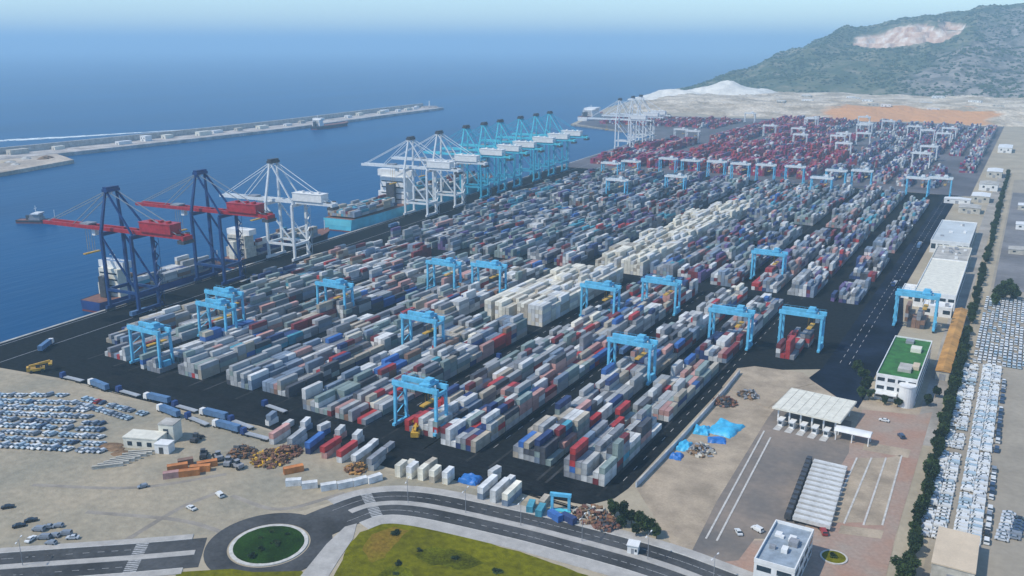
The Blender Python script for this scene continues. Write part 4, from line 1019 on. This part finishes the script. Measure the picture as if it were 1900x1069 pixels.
for i in range(13):
    p = A_.lerp(B_, i/12); o = tk1 if i == 0 else copy_tree(tk1)
    o.location = (p.x-6, p.y-1, .085); o.rotation_euler = (0, 0, math.pi/2-.03+rnd.uniform(-.02,.02))
    tag(o, ORD[i]+' white semi-trailer truck from the gate office in the tight parked row', 'truck', 'white trucks parked in a row at the gate')
lots = [(120,703),(172,716),(224,729),(276,742),(328,757),(380,771),(432,785),(300,764),(352,779),(404,793),(456,808)]
for i, (px, py) in enumerate(lots):
    src, first = ((tk2, i == 0), (tk3, i == 1))[i % 2]
    o = src if first else copy_tree(src); x, y = G(px, py); o.location = (x, y, .06); o.rotation_euler = (0, 0, math.pi/2+rnd.uniform(-.12,.12)+.0)
    tag(o, ('grey flatbed truck with blue cab' if i % 2 == 0 else 'white truck with blue box trailer')+' parked along the edge of the sandy lot', 'truck', 'trucks parked along the sandy lot edge')

for i, (x, y, r, wh) in enumerate(((-402,300,.09,'on the apron under the end navy crane'),(-405,380,.09,'on the apron under the second navy crane'),(-397,240,.6,'crossing the bare quay corner'),(-198,330,0,'in the dark lane right of the cream stacks'),
        (-151,375,0,'in the dark lane between the two red-box blocks'),(-58,560,math.pi,'on the dark terminal road by the small depot hut'),(-57,690,0,'on the dark terminal road by the pale grey warehouse'),(-250,236,math.pi/2-.1,'on the dark cross road before the yard'),(-430,560,.09,'on the apron behind the large light blue ship'))):
    o = copy_tree(tk2 if i % 2 else tk3); o.location = (K*x, K*y, .1); o.rotation_euler = (0, 0, r)
    tag(o, ('grey flatbed truck ' if i % 2 else 'white truck with blue box trailer ')+wh, 'truck', 'trucks working in the terminal')
# ------------------------------------------------------------------ cars
def car_mesh(pr, W_, roof, glass, side):
    mb = MB(); n = len(pr); V = [(-W_,y,z) for y,z in pr]+[(W_,y,z) for y,z in pr]
    for i in roof: V[i] = (-W_*.82, *V[i][1:]); V[n+i] = (W_*.82, *V[n+i][1:])
    F = [tuple(range(n)), tuple(range(2*n-1, n-1, -1))]+[(i, n+i, n+i+1, i+1) for i in range(n-1)]
    mb.v += V; mb.f += F; mb.m += [0, 0]+[1 if i in glass else 0 for i in range(n-1)]
    y0, y1, z0, y2, y3, z1 = side
    for sx in (-1, 1): mb.add([(sx*W_*.99,y0,z0),(sx*W_*.99,y1,z0),(sx*(W_*.85),y2,z1),(sx*(W_*.85),y3,z1)], [(0,1,2,3)], 1)
    L_ = pr[-1][0]
    for yy in (-L_*.64, L_*.64):
        for sx in (-1, 1): mb.cyl((sx*(W_-.2),yy,.33),(sx*(W_+.02),yy,.33),.33,8,2)
    me = bpy.data.meshes.new('car_body'); me.from_pydata(mb.v, [], mb.f)
    for m in (M['white'], M['glass'], M['tyre']): me.materials.append(m)
    me.polygons.foreach_set('material_index', mb.m); me.update(); return me, mb
CARV = [car_mesh([(-2.0,.35),(-2.0,.9),(-1.85,1.0),(-1.5,1.48),(.35,1.48),(1.0,1.0),(1.85,.86),(2.0,.6),(2.0,.35)], .86, (3,4), (2,4), (-1.6,.8,1.0,.3,-1.4,1.4)),
        car_mesh([(-2.25,.35),(-2.25,.85),(-1.55,.95),(-.95,1.42),(.4,1.42),(1.05,.95),(2.1,.8),(2.25,.6),(2.25,.35)], .89, (3,4), (2,4), (-1.3,.85,.97,.35,-.85,1.36)),
        car_mesh([(-2.3,.35),(-2.3,1.0),(-2.25,1.2),(-2.15,1.85),(.9,1.85),(1.5,1.15),(2.2,.95),(2.3,.6),(2.3,.35)], .92, (3,4), (2,4), (.1,1.2,1.15,.8,.1,1.75))]
CARC = {'white':(.70,.71,.70),'silver':(.52,.55,.58),'pale blue':(.38,.48,.55),'grey':(.22,.25,.29),'dark blue':(.04,.07,.13),'black':(.02,.02,.025),'red':(.35,.04,.04)}
CARS = []
def car_row(x0, y0, x1, y1, pitch, rz, pal, where, skip=.04):
    a, b = Vector((x0, y0)), Vector((x1, y1)); n = int((b-a).length/pitch)
    for i in range(n+1):
        if rnd.random() < skip: continue
        p = a.lerp(b, i/max(1, n)); CARS.append((p.x+rnd.uniform(-.1,.1), p.y+rnd.uniform(-.15,.15), rz+rnd.uniform(-.03,.03)+(math.pi if rnd.random() < .1 else 0), rnd.choice(pal), where))
PW = ['white']*9+['silver']+['pale blue']*2; PD = ['dark blue','grey','black','dark blue']
HP = math.pi/2
for x in (-11.0,-7.2): car_row(K*x, K*263, K*x, K*326, 2.75, HP, PW, 'in the paired rows beside the hedgerow')
for x in (-10.6,-7.0): car_row(K*x, K*333, K*x, K*430, 2.75, HP, PW+['silver'], 'in the broken rows beside the hedgerow', .18)
for x in (-1.8,2.0): car_row(K*x, K*264, K*x, K*432, 2.5, HP, PW, 'in the long double row across the storage ground')
car_row(K*5.3, K*268, K*5.3, K*420, 5.2, 0, PD+['white','white'], 'in the sparse outer row beside the long double row', .25)
for i, y in enumerate(np.arange(438, 562, 4.6)):
    car_row(K*-7.5, K*y, K*12.5, K*y, 2.35, 0 if i % 7 else .1, PW+['silver'], 'in the big lot near the bushy trees', .16)
car_row(*G(1858,1003), *G(1872,955), 2.6, HP, ['white','silver'], 'in the small group standing alone on bare ground', 0)
car_row(*G(1880,1000), *G(1890,965), 2.6, HP, PD, 'in the small group standing alone on bare ground', 0)
PL = ['pale blue']*5+['silver']*4+['white']*3+['grey']*4+['dark blue']
for i in range(9):
    u = i/8; a = Vector(G(2+130*u, 742-2*u)); 
    A_ = Vector(G(-30, 735)).lerp(Vector(G(-30, 826)), u); B_ = Vector(G(165, 742)).lerp(Vector(G(165, 838)), min(1, u)) 
    if i < 3: B_ = Vector(G(120+20*i, 735+14*i))
    B_ = B_ + (B_-A_)*(.12 if 3 < i < 9 else 0)
    car_row(A_.x, A_.y, B_.x, B_.y, 2.5, rnd.choice((0, 0, math.pi)), PL, 'in the wide field of parked cars on the sandy lot', .08)
for px0, py0, px1, py1 in ((160,742,268,770),(150,752,240,778)): car_row(*G(px0,py0), *G(px1,py1), 2.8, .1, PL+['grey','red'], 'in the loose line behind the field of parked cars', .12)
for px, py, r in ((72,985,.4),(90,980,.6),(108,978,.5),(82,1000,.5),(102,996,.3),(122,993,.5),(95,1010,.4),(135,1000,.6)):
    CARS.append((*G(px, py), r+HP, 'grey' if px != 135 else 'silver', 'in the tight cluster beside the west road'))
for px, py in ((58,1003),): CARS.append((*G(px, py), .3, 'white', 'just outside the tight cluster beside the west road'))
for px, py, r in ((36,978,-.6),(58,968,-.6),(15,943,-.7)): CARS.append((*G(px, py), r, 'black', 'standing apart on the bare sandy lot'))
for px, py, c in ((1370,990,'white'),(1405,985,'white'),(1640,782,'white'),(1672,812,'dark blue'),(1528,990,'red'),(355,945,'white'),(408,921,'white'),(110,835,'black'),(155,838,'white'),(265,905,'grey')):
    CARS.append((*G(px, py), rnd.uniform(0, 3), c, 'parked alone ' + ('in the gate court' if px > 1000 else 'on the bare sandy lot')))
near = sorted(range(len(CARS)), key=lambda i: CARS[i][0]**2+CARS[i][1]**2)[:300]; ns = set(near)
for i in near:
    x, y, r, c, wh = CARS[i]; o = bpy.data.objects.new('parked_car', CARV[(i*7+int(x*3)) % 3 if rnd.random() < .5 else (0 if wh.startswith('in the wide') else 2 if 'double' in wh else 1)][0]); C.objects.link(o)
    o.location = (x, y, .1 if x < -30 else .045); o.rotation_euler = (0, 0, r); o.material_slots[0].link = 'OBJECT'
    o.material_slots[0].material = pm('car_'+c.replace(' ', '_'), CARC[c], .28, .05, .3, rand=.08)
    tag(o, '%s car parked %s' % (c, wh) if not wh.startswith(('parked','standing')) else '%s car %s' % (c, wh), 'car', 'cars '+wh)
rc = MB(); cmi = []
cl_ = ['white','silver','pale blue','grey','dark blue','black','red']
for i in range(len(CARS)):
    if i in ns: continue
    x, y, r, c, wh = CARS[i]; cs, sn = math.cos(r), math.sin(r); b = len(rc.v); CARMB = CARV[i % 3][1]
    rc.v += [(x+p[0]*cs-p[1]*sn, y+p[0]*sn+p[1]*cs, p[2]+.045) for p in CARMB.v]
    for f, m in zip(CARMB.f, CARMB.m): rc.f.append(tuple(b+j for j in f)); rc.m.append(cl_.index(c) if m == 0 else 6+m)
print('cars', len(CARS))
if rc.v:
    o = rc.build('parked_cars', [pm('car_'+c.replace(' ', '_'), CARC[c], .28, .05, .3, rand=.08) for c in cl_]+[M['glass'], M['tyre']])
    tag(o, 'remaining mostly white cars packed in the storage lot by the trees', 'cars', kind='stuff')

# ------------------------------------------------------------------ sandy lot: building, beams, scrap, machines
x, y = G(275, 826)
lb = empty('lot_building', (x, y, .03), .35); tag(lb, 'cream flat-roofed building with taller corner block in the sandy lot', 'building')
MB().box(-9,-4,0,7,4,4.6).build('wall', M['cream'], lb); MB().box(-9.2,-4.2,4.6,7.2,4.2,5.1).build('roof', M['cream'], lb)
MB().box(3,4.2,0,10,11,8.0).build('corner_block', M['cream'], lb); MB().box(2.8,4.0,8.0,10.2,11.2,8.4).build('corner_roof', M['conc'], lb)
MB().box(7.5,-7,0,14,-2.2,4.2).build('annex', M['white'], lb); MB().box(7.3,-7.2,4.2,14.2,-2,4.5).build('annex_roof', M['white'], lb)
for xx in (-6,-1.5,3.2): MB().box(xx-1.1,-4.06,1.2,xx+1.1,-3.9,3.2).build('window', M['glass'], lb)
MB().box(9.5,-7.06,0,11.5,-6.9,3).build('door', M['steel'], lb); MB().box(5.2,4.12,3.8,7.6,4.3,6.2).build('window', M['glass'], lb)
for i in range(7):
    x, y = G(200+i*11, 868-i*4.5)
    b = MB(); b.box(-6,-.5,0,6,.5,.35); b.box(-6,-.2,.35,6,.2,1.2); b.box(-6,-.45,1.2,6,.45,1.5)
    tag(b.build('precast_beam', M['beam'], loc=(x, y, .03), rz=.75+rnd.uniform(-.08,.08)), 'pale concrete beam lying in the row beside the cream building', 'beam', 'concrete beams in the sandy lot')
def heap(name, px, py, r0, hh, mt, label, cat='heap', sx=1.0, group=None, n=14, rz=0):
    x, y = G(px, py); mb = MB(); R = []
    for j, q in enumerate((1,.86,.66,.42,.18)):
        for a in range(n): R.append((r0*q*sx*math.cos(a*2*math.pi/n)*rnd.uniform(.85,1.15), r0*q*math.sin(a*2*math.pi/n)*rnd.uniform(.85,1.15), hh*(1-q)**.75*rnd.uniform(.8,1.15) if j else -.05))
    R.append((0, 0, hh)); mb.add(R, [(j*n+a, j*n+(a+1)%n, j*n+n+(a+1)%n, j*n+n+a) for j in range(4) for a in range(n)]+[(4*n+a, 4*n+(a+1)%n, 5*n) for a in range(n)])
    return tag(mb.build(name, mt, loc=(x, y, .05), rz=rz), label, cat, group)
for px, py, s in ((205,828,3.2),(225,842,2.6),(215,834,2.2)): heap('soil_heap', px, py, s, 1.5, M['soil'], 'brown soil heap left of the cream building', group='soil heaps by the cream building', sx=1.8, rz=.6)
def scrap(px, py, r0, n, mats, label, hh=3.5):
    x, y = G(px, py); t = empty('scrap_heap', (x, y, .05)); tag(t, label, 'scrap heap')
    for mi, mt in enumerate(mats):
        mb = MB()
        for i in range(n//len(mats)):
            a = rnd.uniform(0, 6.28); q = r0*math.sqrt(rnd.random()); z = rnd.random()*hh*(1-(q/r0)**1.6)+.3
            mb.obox((q*math.cos(a), q*math.sin(a), z), (rnd.uniform(.5,2.6), rnd.uniform(.3,1.2), rnd.uniform(.2,1.1)), rnd.uniform(0, 3.1), rx=rnd.uniform(-.8,.8))
        o = mb.build('scrap_pieces', mt, t); o['kind'] = 'stuff'
    return t
scrap(450, 842, 6, 120, [M['rust'], M['soil'], M['steel']], 'small rusty brown scrap heap left of the larger golden one')
scrap(505, 852, 9, 220, [M['rust'], M['yellow'], M['deck'], M['soil']], 'large golden-brown scrap heap beside the orange box')
scrap(535, 840, 6, 120, [M['deck'], M['rust']], 'dark red scrap heap behind the golden-brown one')
scrap(1095, 958, 7, 160, [M['rust'], M['soil'], M['beam'], M['deck']], 'brown scrap heap at the tree end of the roadside row')
scrap(1125, 975, 5, 100, [M['deck'], M['rust'], M['steel']], 'small rusty scrap heap touching the dark trees')
scrap(1345, 748, 6, 120, [M['deck'], M['steel'], M['rust']], 'dark red and grey scrap heap beyond the blue tarpaulins')
scrap(1388, 735, 5, 110, [M['steel'], M['grey'], M['soil']], 'dark grey scrap heap at the corner of the paved island')
scrap(1300, 838, 6, 120, [M['beam'], M['soil'], M['grey']], 'pale timber and steel scrap heap before the tarpaulins')
scrap(660, 872, 4.5, 90, [M['rust'], M['ochre']], 'small ochre scrap heap between the white boxes')
def machine(px, py, rz, mt, label):
    t = empty('wheel_loader', (*G(px, py), .05), rz); tag(t, label, 'loader', 'dark wheel loaders in the sandy lot')
    MB().box(-1.3,-3.2,.9,1.3,.6,2.3).build('body', mt, t); MB().box(-.9,-1.2,2.3,.9,.5,3.6).build('cab', M['glass'], t); MB().box(-1.0,-1.3,3.6,1.0,.6,3.75).build('cab_roof', mt, t)
    MB().beam((-.7,.4,1.8),(-.7,3.4,1.0),.35).build('lift_arm', mt, t); MB().beam((.7,.4,1.8),(.7,3.4,1.0),.35).build('lift_arm', mt, t)
    MB().add([(-1.5,3.2,.3),(1.5,3.2,.3),(1.5,4.6,.2),(-1.5,4.6,.2),(-1.5,3.2,1.6),(1.5,3.2,1.6)], [(0,1,2,3),(0,4,5,1),(0,3,4),(1,5,2)]).build('bucket', M['steel'], t)
    for yy in (-2.2, 1.6):
        for sx in (-1, 1): MB().cyl((sx*1.0,yy,.8),(sx*1.55,yy,.8),.8,12).build('wheel', M['tyre'], t)
for px, py, rz in ((378,848,.8),(405,852,1.1),(425,862,.5),(440,868,1.4),(365,818,.3)): machine(px, py, rz, M['grey'] if px > 400 else M['steel'], 'dark wheel loader parked between the cream building and the scrap heaps')
# reach stacker frames
def stacker(px, py, rz, label):
    t = empty('reach_stacker', (*G(px, py), .06), rz); tag(t, label, 'reach stacker')
    MB().box(-1.9,-4,1.0,1.9,3.6,2.4).build('body', M['yellow'], t); MB().box(-1,-.6,2.4,1,1.4,4.3).build('cab', M['glass'], t); MB().box(-1.1,-.7,4.3,1.1,1.5,4.5).build('cab_roof', M['yellow'], t)
    MB().beam((0,-3.6,3.6),(0,6.5,5.2),.9,1.2).build('boom', M['yellow'], t); MB().beam((0,1.8,2.2),(0,2.6,4.4),.4).build('lift_ram', M['steel'], t)
    MB().box(-3.05,5.6,3.6,3.05,7.4,4.4).build('spreader', M['yellow'], t); MB().box(-1.7,-5,1.2,1.7,-3.9,3.4).build('counterweight', M['yellow'], t)
    for yy, r in ((-2.9,.8),(2.4,.95)):
        for sx in (-1, 1): MB().cyl((sx*1.3,yy,r),(sx*2.2,yy,r),r,12).build('wheel', M['tyre'], t)
stacker(772, 808, .5, 'yellow reach stacker parked at the front of the yard under the gantry crane')
stacker(70, 690, -.6, 'yellow reach stacker on the apron beside the white truck at the quay corner')
# tarpaulins
def tarp(px, py, rx, ry, hh, mt, label, rz, group=None, name='tarpaulin'):
    x, y = G(px, py); mb = MB(); n = 18; R = []
    s0 = rnd.uniform(0, 99)
    for j in range(n+1):
        for i in range(n+1):
            a, b = i/n*2-1, j/n*2-1; e = max(0, 1-max(abs(a), abs(b))**6); f = .55+.5*mnoise.noise(Vector((a*1.6+s0, b*1.6, 0)))
            fl_ = 1+.12*mnoise.noise(Vector((a*3, b*3, s0)))
            R.append((a*rx*fl_, b*ry*fl_, hh*e*max(.25, f)*1.3+.02))
    mb.add(R, [(j*(n+1)+i, j*(n+1)+i+1, (j+1)*(n+1)+i+1, (j+1)*(n+1)+i) for j in range(n) for i in range(n)])
    return tag(mb.build(name, mt, loc=(x, y, .05), rz=rz), label, 'tarpaulin', group)
tarp(1345, 797, 6, 8, 2.6, M['tarp'], 'large bright cyan tarpaulin draped over goods beside the pale wall', -.1)
tarp(1302, 800, 3.5, 4.5, 2.4, M['tarp'], 'small bright blue tarpaulin bundle beside the large cyan tarpaulin', .2)
tarp(1270, 830, 3.2, 4.5, 2.6, M['tarp'], 'blue tarpaulin mound at the near end of the pale wall', .1)
tarp(1255, 848, 2.6, 3, 1.8, M['tarp2'], 'dark blue tarpaulin mound at the near end of the pale wall', .1)
tarp(1330, 818, 4, 3, 1.4, M['tarp2'], 'dark blue tarpaulin spread before the large cyan tarpaulin', .3)
tarp(872, 892, 4.2, 3.4, 2.8, M['tarp2'], 'deep blue tarpaulin bale between the cream row and the white stack', .1)
# light blue crane frame section stored by the road
x, y = G(1040, 948)
cf = empty('crane_frame', (x, y, .05), .3); tag(cf, 'spare light blue crane portal frame standing in the roadside scrap row', 'crane frame')
for xx in (-3.2, 3.2): MB().box(xx-.5,-.6,0,xx+.5,.6,6).build('leg', M['blue'], cf)
MB().box(-4,-.7,6,4,.7,7.2).build('girder', M['blue'], cf); MB().box(-4,-.9,-.02,4,.9,.5).build('base_beam', M['teal'], cf)
# kiosk, pale boundary wall, lamp posts, high masts
x, y = G(1175, 1024)
kz = empty('kiosk', (x, y, .05), .2); tag(kz, 'small white kiosk beside the dark trees and the road', 'kiosk')
MB().box(-1.8,-1.8,0,1.8,1.8,3.2).build('wall', M['white'], kz); MB().box(-2.1,-2.1,3.2,2.1,2.1,3.45).build('roof', M['white'], kz); MB().box(-.5,-1.86,0,.5,-1.7,2.2).build('door', M['grey'], kz); MB().box(.8,-1.85,1.1,1.5,-1.7,2.1).build('window', M['glass'], kz)
wl_ = empty('boundary_wall', (*G(1180, 905), 0)); tag(wl_, 'pale blue-grey boundary wall between the container yard and the tarpaulins', 'wall')
mb = MB(); O = Vector(G(1180, 905)); strip(mb, [Vector(G(*p))-O for p in ((1180,905),(1262,820),(1345,728),(1372,694))], -.25, .25, -.1, 2.3); mb.build('wall_panels', pm('pale_wall', (.48,.54,.60), .7, .12, .2), wl_)
mb = MB(); strip(mb, [Vector(G(*p))-O for p in ((1180,905),(1262,820),(1345,728),(1372,694))], -.35, .35, 2.3, 2.5); mb.build('coping', M['conc'], wl_)
lp = empty('street_lamp'); MB().cyl((0,0,-.1),(0,0,9.5),.13,8,r2=.08).build('pole', M['grey'], lp)
MB().beam((0,-1.8,9.7),(0,1.8,9.7),.1).build('arm', M['grey'], lp)
for s_ in (-1, 1): MB().box(-.2,s_*2.2-.5,9.6,.2,s_*2.2+.5,9.8).build('lamp_head', M['white'], lp)
first = True
for ln in (main, west):
    dd = 0
    for i in range(11, len(ln)-1):
        dd += (ln[i]-ln[i-1]).length
        if dd > 22:
            dd = 0; o = lp if first else copy_tree(lp); first = False; dv = ln[i+1]-ln[i-1]
            o.location = (ln[i].x, ln[i].y, .22); o.rotation_euler = (0, 0, math.atan2(dv.y, dv.x))
            tag(o, 'grey double-armed street lamp on the median of the dual road', 'street lamp', 'street lamps on the median')
# white ornamental roundel
x, y = G(1547, 1035)
fr = empty('garden_roundel', (x, y, .06)); tag(fr, 'round kerbed planting bed on the red paving by the gate office', 'planting bed')
mb = MB(); strip(mb, [Vector((math.cos(-t*math.pi/16)*4.2, math.sin(-t*math.pi/16)*4.2)) for t in range(32)], -.3, .3, 0, .35, closed=True); mb.build('kerb_ring', M['kerb'], fr)
mb = MB(); mb.cyl((0,0,0),(0,0,.25),3.9,24); mb.build('planted_bed', M['field'], fr)
o = bpy.data.objects.new('bush', bush); C.objects.link(o); o.parent = fr; o.location = (0,0,1); o.scale = (1.6,1.6,1.8)

# ------------------------------------------------------------------ haze
hz = MB().box(-46000, -46000, -14, 46000, 46000, 430)
ho = hz.build('haze', [])
hmz = bpy.data.materials.new('haze_air'); hmz.use_nodes = True; hn = hmz.node_tree.nodes; hl = hmz.node_tree.links
hn.remove(hn['Principled BSDF']); pv = hn.new('ShaderNodeVolumePrincipled')
pv.inputs['Color'].default_value = (.54,.82,1.0,1); pv.inputs['Density'].default_value = 1.6e-4; pv.inputs['Anisotropy'].default_value = .0
hl.new(pv.outputs[0], hn['Material Output'].inputs['Volume']); ho.data.materials.append(hmz)
tag(ho, 'pale blue sea haze over the port', 'haze', kind='stuff')
